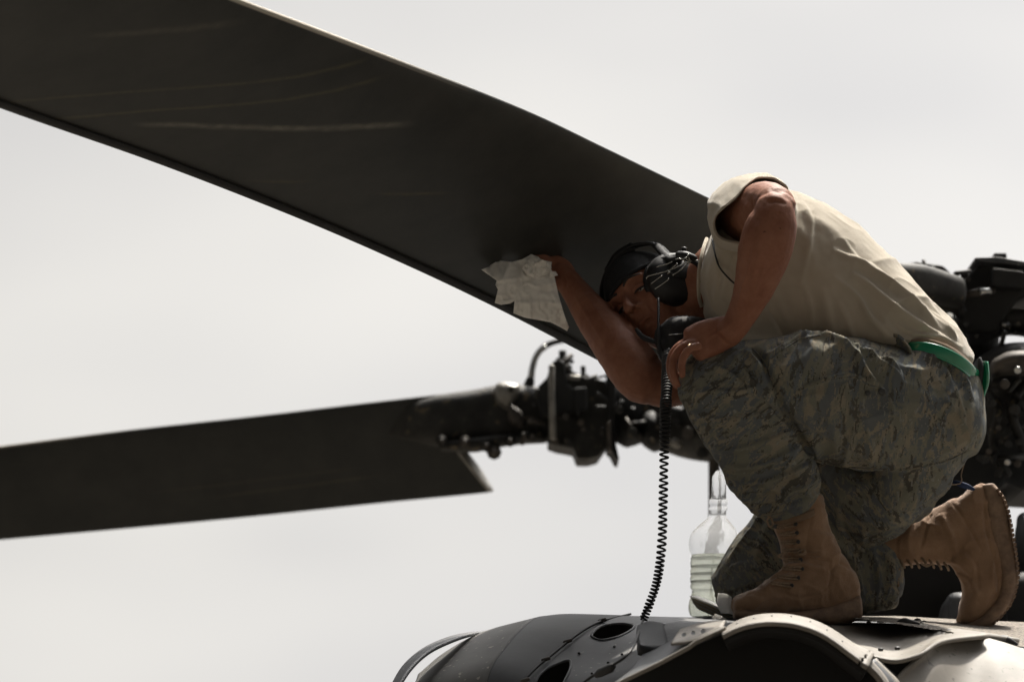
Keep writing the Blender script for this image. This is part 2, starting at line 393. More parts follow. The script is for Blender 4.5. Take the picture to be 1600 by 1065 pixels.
M['shirt'] = fabric('sand_cotton_tshirt', (.47, .415, .33), (.41, .36, .28), 14)
M['towel'] = fabric('white_wipe_cloth', (.90, .87, .80), (.84, .81, .74), 9, 500, .2)
M['suede'] = fabric('tan_suede', (.37, .235, .145), (.24, .145, .085), 24, 420, .7)
M['nylon'] = fabric('tan_nylon', (.235, .16, .10), (.17, .11, .068), 30, 1200, .4)
M['sole'] = mat('tan_rubber_sole', (.30, .20, .13), (.17, .11, .075), .75, scale=40, bump=.5, bscale=120)
def camo():
    m, n, l, b = nodes('digital_tiger_camo')
    a = n.new('ShaderNodeAttribute'); a.attribute_name = 'camo'
    sn = n.new('ShaderNodeVectorMath'); sn.operation = 'SNAP'; sn.inputs[1].default_value = (.0024, .0024, .0024); l.new(a.outputs['Vector'], sn.inputs[0])
    def layer(sc, off, lo, hi, stretch):
        mp = n.new('ShaderNodeMapping'); mp.inputs['Location'].default_value = (off, off * .7, off * .3); mp.inputs['Scale'].default_value = stretch; l.new(sn.outputs[0], mp.inputs[0])
        k = n.new('ShaderNodeTexNoise'); k.inputs['Scale'].default_value = sc; k.inputs['Detail'].default_value = 5; k.inputs['Roughness'].default_value = .66; k.inputs['Distortion'].default_value = 1.3; l.new(mp.outputs[0], k.inputs['Vector'])
        r = n.new('ShaderNodeValToRGB'); r.color_ramp.elements[0].position = lo; r.color_ramp.elements[1].position = hi; l.new(k.outputs[0], r.inputs[0]); return r.outputs[0]
    base = (.172, .168, .132)
    cols = [((.115, .125, .128), 17, 0.0, .49, .505, (1.7, .6, .6)), ((.235, .205, .15), 21, 3.1, .535, .55, (1.8, .65, .65)), ((.075, .071, .060), 25, 7.7, .565, .58, (1.9, .6, .6)), ((.225, .22, .195), 36, 12.3, .62, .63, (1.8, .7, .7))]
    c = None
    for col, sc, off, lo, hi, stv in cols:
        f = layer(sc, off, lo, hi, stv); mx = n.new('ShaderNodeMix'); mx.data_type = 'RGBA'; l.new(f, mx.inputs[0])
        if c is None: mx.inputs[6].default_value = (*base, 1)
        else: l.new(c, mx.inputs[6])
        mx.inputs[7].default_value = (*col, 1); c = mx.outputs[2]
    # dusty wear
    t = n.new('ShaderNodeTexCoord'); w = n.new('ShaderNodeTexNoise'); w.inputs['Scale'].default_value = 5; w.inputs['Detail'].default_value = 8; w.inputs['Roughness'].default_value = .7; l.new(t.outputs['Object'], w.inputs['Vector'])
    rw = n.new('ShaderNodeValToRGB'); rw.color_ramp.elements[0].position = .45; rw.color_ramp.elements[1].position = .8; rw.color_ramp.elements[1].color = (.35, .35, .35, 1); l.new(w.outputs[0], rw.inputs[0])
    mx = n.new('ShaderNodeMix'); mx.data_type = 'RGBA'; l.new(rw.outputs[0], mx.inputs[0]); l.new(c, mx.inputs[6]); mx.inputs[7].default_value = (.24, .215, .165, 1)
    l.new(mx.outputs[2], b.inputs['Base Color']); b.inputs['Roughness'].default_value = .92; b.inputs['Specular IOR Level'].default_value = .2
    k = n.new('ShaderNodeTexNoise'); k.inputs['Scale'].default_value = 38; k.inputs['Detail'].default_value = 7; k.inputs['Roughness'].default_value = .6; l.new(t.outputs['Object'], k.inputs['Vector'])
    bp = n.new('ShaderNodeBump'); bp.inputs['Strength'].default_value = .4; bp.inputs['Distance'].default_value = .006; l.new(k.outputs[0], bp.inputs['Height']); l.new(bp.outputs[0], b.inputs['Normal'])
    return m
M['camo'] = camo()
def belt_mat():
    m, n, l, b = nodes('green_reflective_vinyl')
    b.inputs['Base Color'].default_value = (.004, .22, .10, 1); b.inputs['Roughness'].default_value = .22; b.inputs['Coat Weight'].default_value = .8; b.inputs['Coat Roughness'].default_value = .08
    t = n.new('ShaderNodeTexCoord'); k = n.new('ShaderNodeTexNoise'); k.inputs['Scale'].default_value = 30; l.new(t.outputs['Object'], k.inputs['Vector'])
    bp = n.new('ShaderNodeBump'); bp.inputs['Strength'].default_value = .3; bp.inputs['Distance'].default_value = .003; l.new(k.outputs[0], bp.inputs['Height']); l.new(bp.outputs[0], b.inputs['Normal'])
    return m
M['belt'] = belt_mat()
def clear(name, col, rough, ior, milky):
    m, n, l, b = nodes(name); b.inputs['Base Color'].default_value = (*col, 1); b.inputs['Transmission Weight'].default_value = 1; b.inputs['Roughness'].default_value = rough; b.inputs['IOR'].default_value = ior
    t = n.new('ShaderNodeTexCoord'); k = n.new('ShaderNodeTexNoise'); k.inputs['Scale'].default_value = 26; k.inputs['Detail'].default_value = 2; l.new(t.outputs['Object'], k.inputs['Vector'])
    bp = n.new('ShaderNodeBump'); bp.inputs['Strength'].default_value = .45; bp.inputs['Distance'].default_value = .012; l.new(k.outputs[0], bp.inputs['Height']); l.new(bp.outputs[0], b.inputs['Normal'])
    tr = n.new('ShaderNodeBsdfTranslucent'); tr.inputs['Color'].default_value = (*[c * .8 for c in col], 1); mx = n.new('ShaderNodeMixShader'); mx.inputs[0].default_value = milky
    l.new(b.outputs[0], mx.inputs[1]); l.new(tr.outputs[0], mx.inputs[2]); l.new(mx.outputs[0], n['Material Output'].inputs[0])
    return m
M['plastic'] = clear('thin_clear_plastic', (.90, .91, .92), .15, 1.03, .30)
M['liquid'] = clear('pale_green_liquid', (.89, .91, .80), .08, 1.04, .25)
def blade_mat(STREAKS):
    m, n, l, b = nodes('rotor_blade_paint')
    a = n.new('ShaderNodeAttribute'); a.attribute_name = 'span'
    sx = n.new('ShaderNodeSeparateXYZ'); l.new(a.outputs['Vector'], sx.inputs[0])
    t = n.new('ShaderNodeTexCoord')
    k = n.new('ShaderNodeTexNoise'); k.inputs['Scale'].default_value = 6; k.inputs['Detail'].default_value = 8; k.inputs['Roughness'].default_value = .65; l.new(t.outputs['Object'], k.inputs['Vector'])
    r = n.new('ShaderNodeValToRGB'); r.color_ramp.elements[0].position = .3; r.color_ramp.elements[1].position = .75; r.color_ramp.elements[0].color = (.030, .031, .029, 1); r.color_ramp.elements[1].color = (.052, .051, .046, 1); l.new(k.outputs[0], r.inputs[0])
    c = r.outputs[0]
    # wiped streaks: thin, wandering lines that run slightly across the span
    def streak(a0, b0, slope, bend, width, lo, hi, strength, col):
        nonlocal c
        def mth(op, x, y=None, z=None):
            q = n.new('ShaderNodeMath'); q.operation = op
            for i, v in enumerate((x, y, z)):
                if v is None: continue
                if isinstance(v, (int, float)): q.inputs[i].default_value = v
                else: l.new(v, q.inputs[i])
            return q.outputs[0]
        s = sx.outputs[0]; w = sx.outputs[1]
        u = mth('SUBTRACT', s, a0); uu = mth('MULTIPLY', u, u)
        base = mth('MULTIPLY_ADD', u, slope, b0); base = mth('MULTIPLY_ADD', uu, bend, base)
        nn = n.new('ShaderNodeTexNoise'); nn.inputs['Scale'].default_value = 9; nn.inputs['Detail'].default_value = 3; l.new(a.outputs['Vector'], nn.inputs['Vector'])
        d = mth('SUBTRACT', w, base); d = mth('MULTIPLY_ADD', nn.outputs[0], width * .8, d); d = mth('ABSOLUTE', d)
        g = n.new('ShaderNodeMapRange'); g.interpolation_type = 'SMOOTHSTEP'; g.inputs[1].default_value = 0; g.inputs[2].default_value = width; g.inputs[3].default_value = 1; g.inputs[4].default_value = 0; l.new(d, g.inputs[0])
        e1 = n.new('ShaderNodeMapRange'); e1.interpolation_type = 'SMOOTHSTEP'; e1.inputs[1].default_value = lo; e1.inputs[2].default_value = lo + .12; l.new(s, e1.inputs[0])
        e2 = n.new('ShaderNodeMapRange'); e2.interpolation_type = 'SMOOTHSTEP'; e2.inputs[1].default_value = hi - .12; e2.inputs[2].default_value = hi; e2.inputs[3].default_value = 1; e2.inputs[4].default_value = 0; l.new(s, e2.inputs[0])
        n2 = n.new('ShaderNodeTexNoise'); n2.inputs['Scale'].default_value = 40; n2.inputs['Detail'].default_value = 4; l.new(t.outputs['Object'], n2.inputs['Vector'])
        f = mth('MULTIPLY', mth('MULTIPLY', g.outputs[0], e1.outputs[0]), mth('MULTIPLY', e2.outputs[0], mth('MULTIPLY', n2.outputs[0], strength * 2)))
        mx = n.new('ShaderNodeMix'); mx.data_type = 'RGBA'; l.new(f, mx.inputs[0]); l.new(c, mx.inputs[6]); mx.inputs[7].default_value = (*col, 1); c = mx.outputs[2]
    for sx_ in STREAKS: streak(*sx_)
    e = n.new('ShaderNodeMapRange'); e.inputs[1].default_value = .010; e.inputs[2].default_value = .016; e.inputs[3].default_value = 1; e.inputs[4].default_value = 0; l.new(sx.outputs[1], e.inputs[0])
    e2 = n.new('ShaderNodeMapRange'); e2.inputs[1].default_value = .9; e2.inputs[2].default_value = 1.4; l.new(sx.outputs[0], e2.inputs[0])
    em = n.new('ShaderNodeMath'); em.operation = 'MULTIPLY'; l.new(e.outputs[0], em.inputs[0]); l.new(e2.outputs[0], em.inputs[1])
    mx = n.new('ShaderNodeMix'); mx.data_type = 'RGBA'; l.new(em.outputs[0], mx.inputs[0]); l.new(c, mx.inputs[6]); mx.inputs[7].default_value = (.42, .38, .31, 1); c = mx.outputs[2]  # pale metal-coloured leading edge, painted in to give a sunlit rim
    l.new(c, b.inputs['Base Color']); b.inputs['Roughness'].default_value = .55; b.inputs['Specular IOR Level'].default_value = .25
    k2 = n.new('ShaderNodeTexNoise'); k2.inputs['Scale'].default_value = 120; k2.inputs['Detail'].default_value = 3; l.new(t.outputs['Object'], k2.inputs['Vector'])
    bp = n.new('ShaderNodeBump'); bp.inputs['Strength'].default_value = .15; bp.inputs['Distance'].default_value = .001; l.new(k2.outputs[0], bp.inputs['Height']); l.new(bp.outputs[0], b.inputs['Normal'])
    return m
# span coordinate = photo-independent metres along the blade (0 at the root side), chord fraction 0..1
STREAKS = [(1.15, .29, .68, .04, .026, 1.08, 1.95, .7, (.17, .16, .13)),
           (1.20, .00, .78, .09, .016, 1.22, 2.35, .40, (.11, .10, .055)),
           (1.14, .04, .86, .06, .016, 1.16, 2.2, .45, (.11, .10, .055)),
           (1.76, .11, .84, 0, .03, 1.70, 2.2, .35, (.13, .12, .09)),
           (.98, .53, .68, 0, .014, .95, 1.26, .35, (.12, .10, .05)),
           (1.41, .77, .86, 0, .014, 1.38, 1.62, .30, (.12, .10, .05))]
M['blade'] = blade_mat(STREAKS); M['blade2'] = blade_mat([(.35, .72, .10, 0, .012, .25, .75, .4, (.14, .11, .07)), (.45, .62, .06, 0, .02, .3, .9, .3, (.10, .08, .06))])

# ================================================================== setting
g = 400.0
gm = new_obj('ground', [(-g, -g, -3.1), (g, -g, -3.1), (g, g, -3.1), (-g, g, -3.1)], [(0, 1, 2, 3)], M['ground'], smooth=False); tag(gm, None, None, kind='structure')

# ================================================================== helicopter body
heli = empty('helicopter', 'grey helicopter fuselage roof with engine cowlings under the kneeling man', 'helicopter')
def part(name, VF, m, parent=heli, **k):
    if m == 'dark_cavity' and name != 'intake_lining': k['smooth'] = False
    return new_obj(name, VF[0], VF[1], M[m], parent, **k)
def bevel(o, w=0.003, seg=2):
    b = o.modifiers.new('b', 'BEVEL'); b.width = w; b.segments = seg; b.limit_method = 'ANGLE'; b.angle_limit = R(35); return o
def flat(o):
    o.data.polygons.foreach_set('use_smooth', [False] * len(o.data.polygons)); return o

# main hull below the roof panels
hull_r = []
for x, top, w in ((640, 1160, .25), (720, 1120, .5), (900, 1090, .85), (1200, 1075, 1.0), (1600, 1075, 1.1), (2000, 1080, 1.1), (2600, 1095, 1.0), (3200, 1120, .7)):
    hull_r.append((x, top, x, top + 1200 * min(1, w), 0.35, w))
part('fuselage', eloft(hull_r, n=40, sub=4, p=3.2), 'hull')

# left dome: light nose, dark band, grey panel
K = [[(664, 1075, .45), (655, 1052, .15), (650, 1062, 0), (643, 1075, -.1), (635, 1092, -.15), (628, 1125, -.2)],
     [(700, 1050, .45), (697, 1018, .15), (684, 1032, 0), (665, 1052, -.12), (650, 1078, -.2), (640, 1125, -.25)],
     [(765, 1020, .45), (760, 986, .15), (738, 1000, -.03), (706, 1035, -.18), (680, 1070, -.26), (662, 1125, -.3)],
     [(856, 1000, .45), (850, 963, .15), (822, 975, -.05), (790, 1010, -.2), (765, 1050, -.3), (750, 1125, -.38)],
     [(900, 996, .45), (892, 959, .15), (858, 974, -.06), (820, 1012, -.22), (790, 1054, -.33), (772, 1125, -.4)],
     [(990, 998, .45), (985, 961, .15), (925, 978, -.08), (865, 1022, -.25), (820, 1065, -.36), (800, 1125, -.4)],
     [(1085, 1000, .45), (1080, 964, .15), (1010, 988, -.10), (945, 1032, -.27), (900, 1070, -.38), (880, 1125, -.42)],
     [(1160, 1005, .45), (1155, 966, .15), (1095, 985, -.10), (1040, 1020, -.30), (990, 1060, -.42), (960, 1125, -.5)]]
def offc(c, dy): return [(a + dy * .3, b + dy, y) for a, b, y in c]
part('nose_fairing', sheet(K[:4], .006, 8, 6), 'nose')
part('rubber_band', sheet([K[3]] + [K[4]] + [[(a - 3, b - .0, y) for a, b, y in K[5]]], .006, 8, 6), 'rubber')
dome3 = part('cowl_panel', sheet([[(a, b + .8, y) for a, b, y in K[5]], K[6], K[7]], .006, 14, 12), 'grey')
def cut(o, poly, Y0, Y1):
    V, F = prism(poly, Y0, Y1); n_ = len(poly); V = [P(a, b, Y0) for a, b in poly] + [P(a, b, Y1) for a, b in poly]; c = new_obj('tmp_cut', V, F)
    m = o.modifiers.new('c', 'BOOLEAN'); m.operation = 'DIFFERENCE'; m.object = c; m.solver = 'EXACT'
    dg = bpy.context.evaluated_depsgraph_get(); me = bpy.data.meshes.new_from_object(o.evaluated_get(dg))
    o.modifiers.remove(m); old = o.data; o.data = me; me.name = old.name; bpy.data.objects.remove(c)
def rpoly(pts, sub=5):
    pts = np.array(pts + pts[:1], float); n = len(pts) - 1
    out = []
    for i in range(n):
        p0, p1, p2, p3 = pts[(i - 1) % n], pts[i], pts[(i + 1) % n], pts[(i + 2) % n]
        for k in range(sub):
            t = k / sub; out.append(tuple(.5 * ((2 * p1) + (-p0 + p2) * t + (2 * p0 - 5 * p1 + 4 * p2 - p3) * t * t + (-p0 + 3 * p1 - 3 * p2 + p3) * t ** 3)))
    return out
h1 = rpoly([(926, 990), (940, 978), (968, 974), (989, 978), (980, 987), (962, 995), (942, 999), (930, 996)])
h2 = rpoly([(838, 1066), (850, 1048), (872, 1036), (889, 1032), (890, 1044), (882, 1062), (870, 1085), (845, 1090)])
cut(dome3, h1, -.8, .1); cut(dome3, h2, -.9, .0)
# rims of the two openings, hugging the surface
from mathutils.bvhtree import BVHTree
def bvh_of(o):
    me = o.data; return BVHTree.FromPolygons([v.co for v in me.vertices], [tuple(p.vertices) for p in me.polygons])
def snap(o, px, py, lift=0.0, b=None):
    b = b or bvh_of(o); c = Vector(cam.location); d = (Vector(P(px, py, 0)) - c).normalized()
    h = b.ray_cast(c, d)
    return None if h[0] is None else np.array(h[0] - d * lift)
solid3 = sheet([K[5], K[6], K[7]], .006, 14, 12); tmp = new_obj('tmp', *solid3); b3 = bvh_of(tmp)
for hp in (h1, h2):
    ctr = np.mean(hp, 0); pts = [snap(None, *(ctr + (np.array(p) - ctr) * 1.04), .0, b3) for p in hp]; pts = [p for p in pts if p is not None]
    if len(pts) > 8:
        if hp is h1: pts.append(pts[0])
        part('intake_rim', tube(pts, .0028, n=8, sub=1), 'grey')
    o = part('intake_duct', prism([tuple(ctr + (np.array(p) - ctr) * 1.25) for p in hp], .05, .4), 'dark_cavity')
# seam bead with little clips along the band edge
seam = [np.array(P(a, b, y)) for a, b, y in K[5][1:]]
seamc = crom(seam, 8); part('seam_bead', tube(seamc + np.array((0, -.003, .003)), .0026, n=8, sub=1), 'black')
for i in (6, 13, 18, 24):
    p = seamc[i]; part('seam_clip', tube([p + np.array((-.006, -.006, .002)), p + np.array((.008, -.006, .006))], .004, n=8, sub=1), 'mech2')
for px, py in ((960, 1010), (985, 1018), (1020, 1000), (1003, 988), (925, 1052), (950, 1035), (972, 1022), (905, 1020), (1040, 978), (1015, 972)):
    p = snap(None, px, py, 0, b3)
    if p is not None: part('rivet', tube([p + np.array((0, .002, 0)), p + np.array((0, -.0022, .001))], [.0034, .0026], n=8, sub=1), 'seal')
bpy.data.objects.remove(tmp)
# thin outer lip ring left of the nose
part('nose_lip', sheet([[(606, 1078, -.3), (628, 1040, -.2), (660, 1012, -.1), (700, 994, 0), (738, 986, .1), (770, 984, .2)],
                        [(616, 1080, -.42), (640, 1044, -.32), (668, 1018, -.22), (704, 1000, -.12), (738, 989, .02), (768, 986, .15)]], .006, 4, 6), 'grey')

# panel right of the dome, up to the bright lip
part('side_panel', sheet([[(1040, 974, -.25), (1070, 968, -.15), (1110, 967, -.05), (1170, 968, .1)],
                          [(1020, 998, -.5), (1055, 985, -.42), (1100, 977, -.35), (1160, 972, -.2)],
                          [(985, 1045, -.8), (1040, 1018, -.8), (1090, 996, -.75), (1150, 978, -.6)],
                          [(935, 1082, -.95), (1000, 1048, -.95), (1075, 1008, -.95), (1134, 982, -.9)]], .006, 6, 6), 'grey')
strip = part('drilled_strip', sheet([[(1062, 982, -.62), (1095, 972, -.60), (1134, 967, -.58)], [(1048, 1004, -.93), (1082, 999, -.93), (1128, 978, -.92)]], .005, 5, 8), 'cowl')
for x in (1068, 1083, 1098):
    yy = 991 - (x - 1068) * .16
    cut(strip, [(x + 3.6 * math.cos(a), yy + 2.8 * math.sin(a)) for a in np.linspace(0, 6.28, 12, endpoint=False)], -1.1, -.4)
part('bracket', sheet([[(996, 976, -.45), (1014, 970, -.42), (1036, 972, -.40)], [(994, 990, -.6), (1012, 984, -.58), (1040, 986, -.56)], [(1000, 1008, -.66), (1018, 1012, -.66), (1046, 1010, -.64)]], .02, 5, 5), 'rubber')
part('bright_lip', ptube([(920, 1092, -.97), (970, 1065, -.97), (1030, 1036, -.97), (1078, 1010, -.97), (1086, 1003, -.97), (1132, 981, -.95)], .0042, n=10, sub=1), 'cowl')
# the arched intake lip, its lining and dark mouth
up = [(1128, 984, -.78), (1145, 972, -.76), (1170, 962, -.74), (1200, 957.5, -.72), (1235, 959, -.72), (1270, 967, -.72), (1300, 981, -.72), (1335, 1004, -.74), (1367, 1019, -.76)]
lo = [(1128, 992, -1.0), (1146, 983, -1.0), (1170, 975, -1.0), (1200, 971, -1.0), (1235, 973, -1.0), (1266, 981, -1.0), (1293, 994, -1.0), (1325, 1017, -1.0), (1357, 1041, -1.0)]
mid = [((a[0] + b[0]) / 2, (a[1] + b[1]) / 2 - 2.2, (a[2] + b[2]) / 2) for a, b in zip(up, lo)]
arch = part('arched_intake_lip', sheet([up, mid, lo], .008, 6, 6), 'cowl')
for k_ in range(4):
    x, y = 1343 + k_ * 4.8, 1036 - k_ * 5.6
    cut(arch, [(x - 2.0, y - 3), (x + 1.6, y - 3.4), (x + 1.6, y + 2.6), (x - 2.0, y + 3)], -1.2, -.6)
part('intake_back', prism([(920, 1090), (985, 1056), (1082, 1006), (1134, 986), (1170, 971), (1200, 966), (1235, 968), (1270, 977), (1299, 991), (1332, 1014), (1358, 1034), (1400, 1130)], -.66, -.60), 'dark_cavity')  # added black plate; its colour keeps the mouth in shade
def offs(c, dx, dy, Y): return [(a + dx, b + dy, Y) for a, b, _ in c]
lin = [[(a + (1230 - a) * .015, b + 6, -.985) for a, b, _ in lo], [(a + (1230 - a) * .05, b + 13, -.80) for a, b, _ in lo], [(a + (1230 - a) * .1, b + 24, -.5) for a, b, _ in lo], [(a + (1230 - a) * .2, b + 44, -.1) for a, b, _ in lo]]
part('intake_lining', sheet(lin, .01, 5, 5), 'dark_cavity')
for q, (mt, dx) in enumerate((('cowl', 0), ('grey', 9), ('cowl', 16), ('mechd', 22))):
    w = 8 if q in (0, 1) else 5
    part('cowl_ring', sheet([[(1362 + dx * .4, 1030 - dx * .2, -.78 + q * .02), (1376 + dx * .7, 1045, -.78 + q * .02), (1388 + dx, 1062, -.78 + q * .02), (1400 + dx, 1085, -.78 + q * .02)],
                             [(1356 + dx * .4, 1040 - dx * .2, -.80 + q * .02), (1371 + dx * .7, 1054, -.80 + q * .02), (1381 + dx, 1068, -.80 + q * .02), (1392 + dx, 1090, -.80 + q * .02)]], .01, 3, 5), mt)
# saddle panel, fairing and walkway to the right
part('saddle_panel', sheet([[(1290, 968, -.05), (1340, 973, -.12), (1400, 975, -.14), (1462, 978, -.16), (1530, 986, -.2), (1590, 996, -.25)],
                            [(1300, 985, -.35), (1345, 993, -.36), (1400, 997, -.36), (1455, 988, -.36), (1520, 986.5, -.37), (1590, 997, -.38)],
                            [(1310, 1008, -.62), (1352, 1014, -.62), (1400, 1025, -.62), (1438, 1015, -.60), (1470, 996, -.56), (1540, 989, -.5)],
                            [(1310, 1020, -.72), (1352, 1022, -.72), (1398, 1030, -.72), (1436, 1020, -.70), (1472, 1000, -.64), (1545, 990.5, -.54)]], .008, 7, 7), 'cowl')
part('engine_fairing', sheet([[(1452, 1012, -.66), (1478, 1000, -.58), (1520, 992, -.5), (1556, 999, -.5), (1600, 1013, -.5), (1680, 1040, -.5)],
                              [(1434, 1032, -.70), (1472, 1014, -.62), (1518, 1006, -.54), (1558, 1012, -.54), (1604, 1026, -.54), (1690, 1055, -.54)],
                              [(1396, 1068, -.74), (1458, 1044, -.68), (1514, 1034, -.60), (1562, 1038, -.60), (1612, 1052, -.60), (1700, 1080, -.60)],
                              [(1380, 1110, -.78), (1440, 1105, -.75), (1510, 1100, -.70), (1570, 1100, -.70), (1620, 1105, -.70), (1710, 1125, -.70)]], .008, 8, 8), 'cowl')
part('gap_shade_box', prism([(1355, 1030), (1400, 1034), (1440, 1026), (1470, 1004), (1500, 1000), (1480, 1130), (1340, 1130)], -.5, -.1), 'dark_cavity')  # dark filler box painting the shade in the panel gap
# grit walkway with a ragged edge
jag = []
x = 1335.0
while x < 1660:
    yb = np.interp(x, [1335, 1400, 1440, 1500, 1560, 1600, 1660], [969, 977, 983.5, 992, 1003, 1015, 1035])
    jag.append((x, yb + random.uniform(-1, 1) * (1.6 if x > 1440 else .6))); x += random.uniform(2.5, 8)
    jag.append((x, yb + random.uniform(-1, 1) * (1.6 if x > 1440 else .6)))
out = jag + [(1662, 975), (1600, 974), (1500, 970), (1400, 964.5), (1335, 965)]
def skidY(q):
    lo_ = np.interp(q[:, 0], [1335, 1400, 1440, 1500, 1560, 1600, 1660], [969, 977, 983.5, 992, 1003, 1015, 1035]); hi_ = np.interp(q[:, 0], [1335, 1400, 1500, 1600, 1662], [964, 964, 970, 974, 975])
    return -.40 + (lo_ - q[:, 1]) / (lo_ - hi_ + 1e-6) * .75
V, F = cloth(out, 3.0, skidY, .004); V[:, 2] += .004
part('grit_walkway', (V, F), 'skid')
for i in range(26):
    x = random.uniform(1340, 1600); yb = np.interp(x, [1335, 1400, 1440, 1500, 1560, 1600], [969, 977, 983.5, 992, 1003, 1015])
    if random.random() < .55: x = random.uniform(1370, 1450); yb = random.uniform(966, 974)
    Y = -.30 if yb > 975 else random.uniform(-.1, .2)
    a, b = random.uniform(2, 6), random.uniform(1, 2)
    part('sealant_flake', ptube([(x - a, yb, Y), (x, yb - b * .6, Y), (x + a, yb + .5, Y)], [mlen(b * .6), mlen(b), mlen(b * .6)], n=6, sub=2, flat=.7), 'seal' if random.random() < .6 else 'page')
part('sealant_lump', ptube([(1553, 1003, -.42), (1562, 999, -.42), (1574, 1001, -.42), (1588, 1006, -.42)], [.004, .009, .010, .004], n=8, sub=3), 'seal')
part('sealant_lump', ptube([(1400, 973, -.2), (1412, 970, -.2), (1424, 972, -.2), (1436, 974, -.2)], [.003, .007, .006, .003], n=8, sub=3), 'seal')
part('roof_deck', sheet([[(980, 966, .6), (1150, 967, .6), (1340, 970, .6), (1480, 973, .6), (1640, 982, .6), (1900, 1000, .6)],
                         [(1030, 976, -.1), (1150, 972, -.1), (1320, 972.5, -.1), (1480, 983, -.1), (1640, 1000, -.1), (1900, 1020, -.1)]], .02, 4, 6), 'grey')
for x, y in ((1376, 1014), (1402, 1012)): part('rivet', ptube([(x - 2.5, y, -.66), (x + 2.5, y, -.66)], .0035, n=6, sub=1), 'seal')

ba = bvh_of(arch)
for px, py in ((1152, 974), (1178, 966), (1206, 962), (1236, 963), (1266, 971), (1292, 984), (1316, 1002)):
    p = snap(None, px, py, 0, ba)
    if p is not None: part('rivet', tube([p + np.array((0, .001, -.001)), p + np.array((0, -.0008, .0012))], .0020, n=8, sub=1, dome=.2), 'seal')
# ================================================================== rotor
rotor = empty('main_rotor', 'dark main rotor with two drooping blades and greasy hub behind the man', 'rotor')
def blade(tops, bots, n_st, thick, name, label, Ycut=None, ch=28):
    """tops = leading edge, bots = trailing edge: lists of (px,py,Y)"""
    A = crom([P(*p) for p in tops], n_st); B = crom([P(*p) for p in bots], n_st)
    m = len(A); tt = (1 - np.cos(np.linspace(0, math.pi, ch))) / 2
    prof = 5 * (0.2969 * np.sqrt(tt) - .1260 * tt - .3516 * tt ** 2 + .2843 * tt ** 3 - .1036 * tt ** 4)
    V, at = [], []; cum = np.concatenate([[0], np.cumsum(np.linalg.norm(np.diff((A + B) / 2, axis=0), axis=1))])
    ring = list(range(ch)) + list(range(ch - 2, 0, -1)); sgn = [1] * ch + [-1] * (ch - 2)
    for i in range(m):
        c = B[i] - A[i]; L = np.linalg.norm(c); T = (A[min(i + 1, m - 1)] - A[max(i - 1, 0)]); nrm = np.cross(c, T); nrm /= np.linalg.norm(nrm)
        if nrm[1] > 0: nrm = -nrm                       # first half of ring = the side facing down / camera
        for k, sg in zip(ring, sgn):
            h = prof[k] * thick * L * (0.55 if sg > 0 else 1.0)
            V.append(A[i] + c * tt[k] + nrm * sg * h); at.append((cum[i], tt[k], 0))
    n = len(ring); F = [(i * n + j, i * n + (j + 1) % n, (i + 1) * n + (j + 1) % n, (i + 1) * n + j) for i in range(m - 1) for j in range(n)]
    F += [tuple(range(n)), tuple((m - 1) * n + j for j in reversed(range(n)))]
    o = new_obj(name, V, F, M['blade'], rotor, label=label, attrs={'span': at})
    bm = bmesh.new(); bm.from_mesh(o.data); bmesh.ops.recalc_face_normals(bm, faces=bm.faces); bm.to_mesh(o.data); bm.free()
    for p in o.data.polygons:
        if len(p.vertices) > 4: p.use_smooth = False
    return o
# blade 1 : near edge = upper outline, far edge = lower outline (root side first)
ty = lambda x: .26 - (1107 - x) * .00183
by_ = lambda x: .60 - (1000 - x) * .00160
TOP = [(x, y, ty(x)) for x, y in ((1215, 362), (1107, 309), (945, 231), (820, 172), (640, 101), (500, 47), (350, -10), (100, -108), (-250, -245))]
BOT = [(x, y, by_(x)) for x, y in ((1040, 620), (975, 582), (890, 537), (770, 475), (640, 413), (470, 339), (250, 253), (0, 165), (-330, 42))]
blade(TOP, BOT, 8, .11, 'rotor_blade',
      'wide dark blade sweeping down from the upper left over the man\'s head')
part('trailing_strip', sheet([[tuple(np.array(t) * .032 + np.array(b) * .968 - np.array((0, 0, .006))) for t, b in zip(TOP, BOT)], [(b[0], b[1] + 1.2, b[2] - .004) for b in BOT]], .005, 2, 8), 'mechd', rotor)
# spar of blade 1 on to the hub, behind the man
part('blade_spar', eloft([(1130, 315, 1110, 440, .5, .06), (1250, 362, 1240, 450, .7, .06), (1380, 408, 1375, 470, 1.0, .07), (1440, 415, 1440, 470, 1.1, .07), (1500, 435, 1500, 480, 1.2, .07)], p=3), 'mech', rotor)
# blade 2, far away
YB = 2.4
blade([(742, 611, YB + .0), (700, 615, YB), (560, 631, YB), (400, 650, YB), (200, 672, YB), (0, 697, YB), (-200, 722, YB), (-400, 747, YB)],
      [(770, 768, YB + .18), (735, 772, YB + .18), (600, 785, YB + .18), (400, 806, YB + .18), (200, 825, YB + .18), (0, 843, YB + .18), (-200, 862, YB + .18), (-400, 882, YB + .18)], 6, .16, 'rotor_blade',
      'far dark blade pointing left with a slanted root cut')
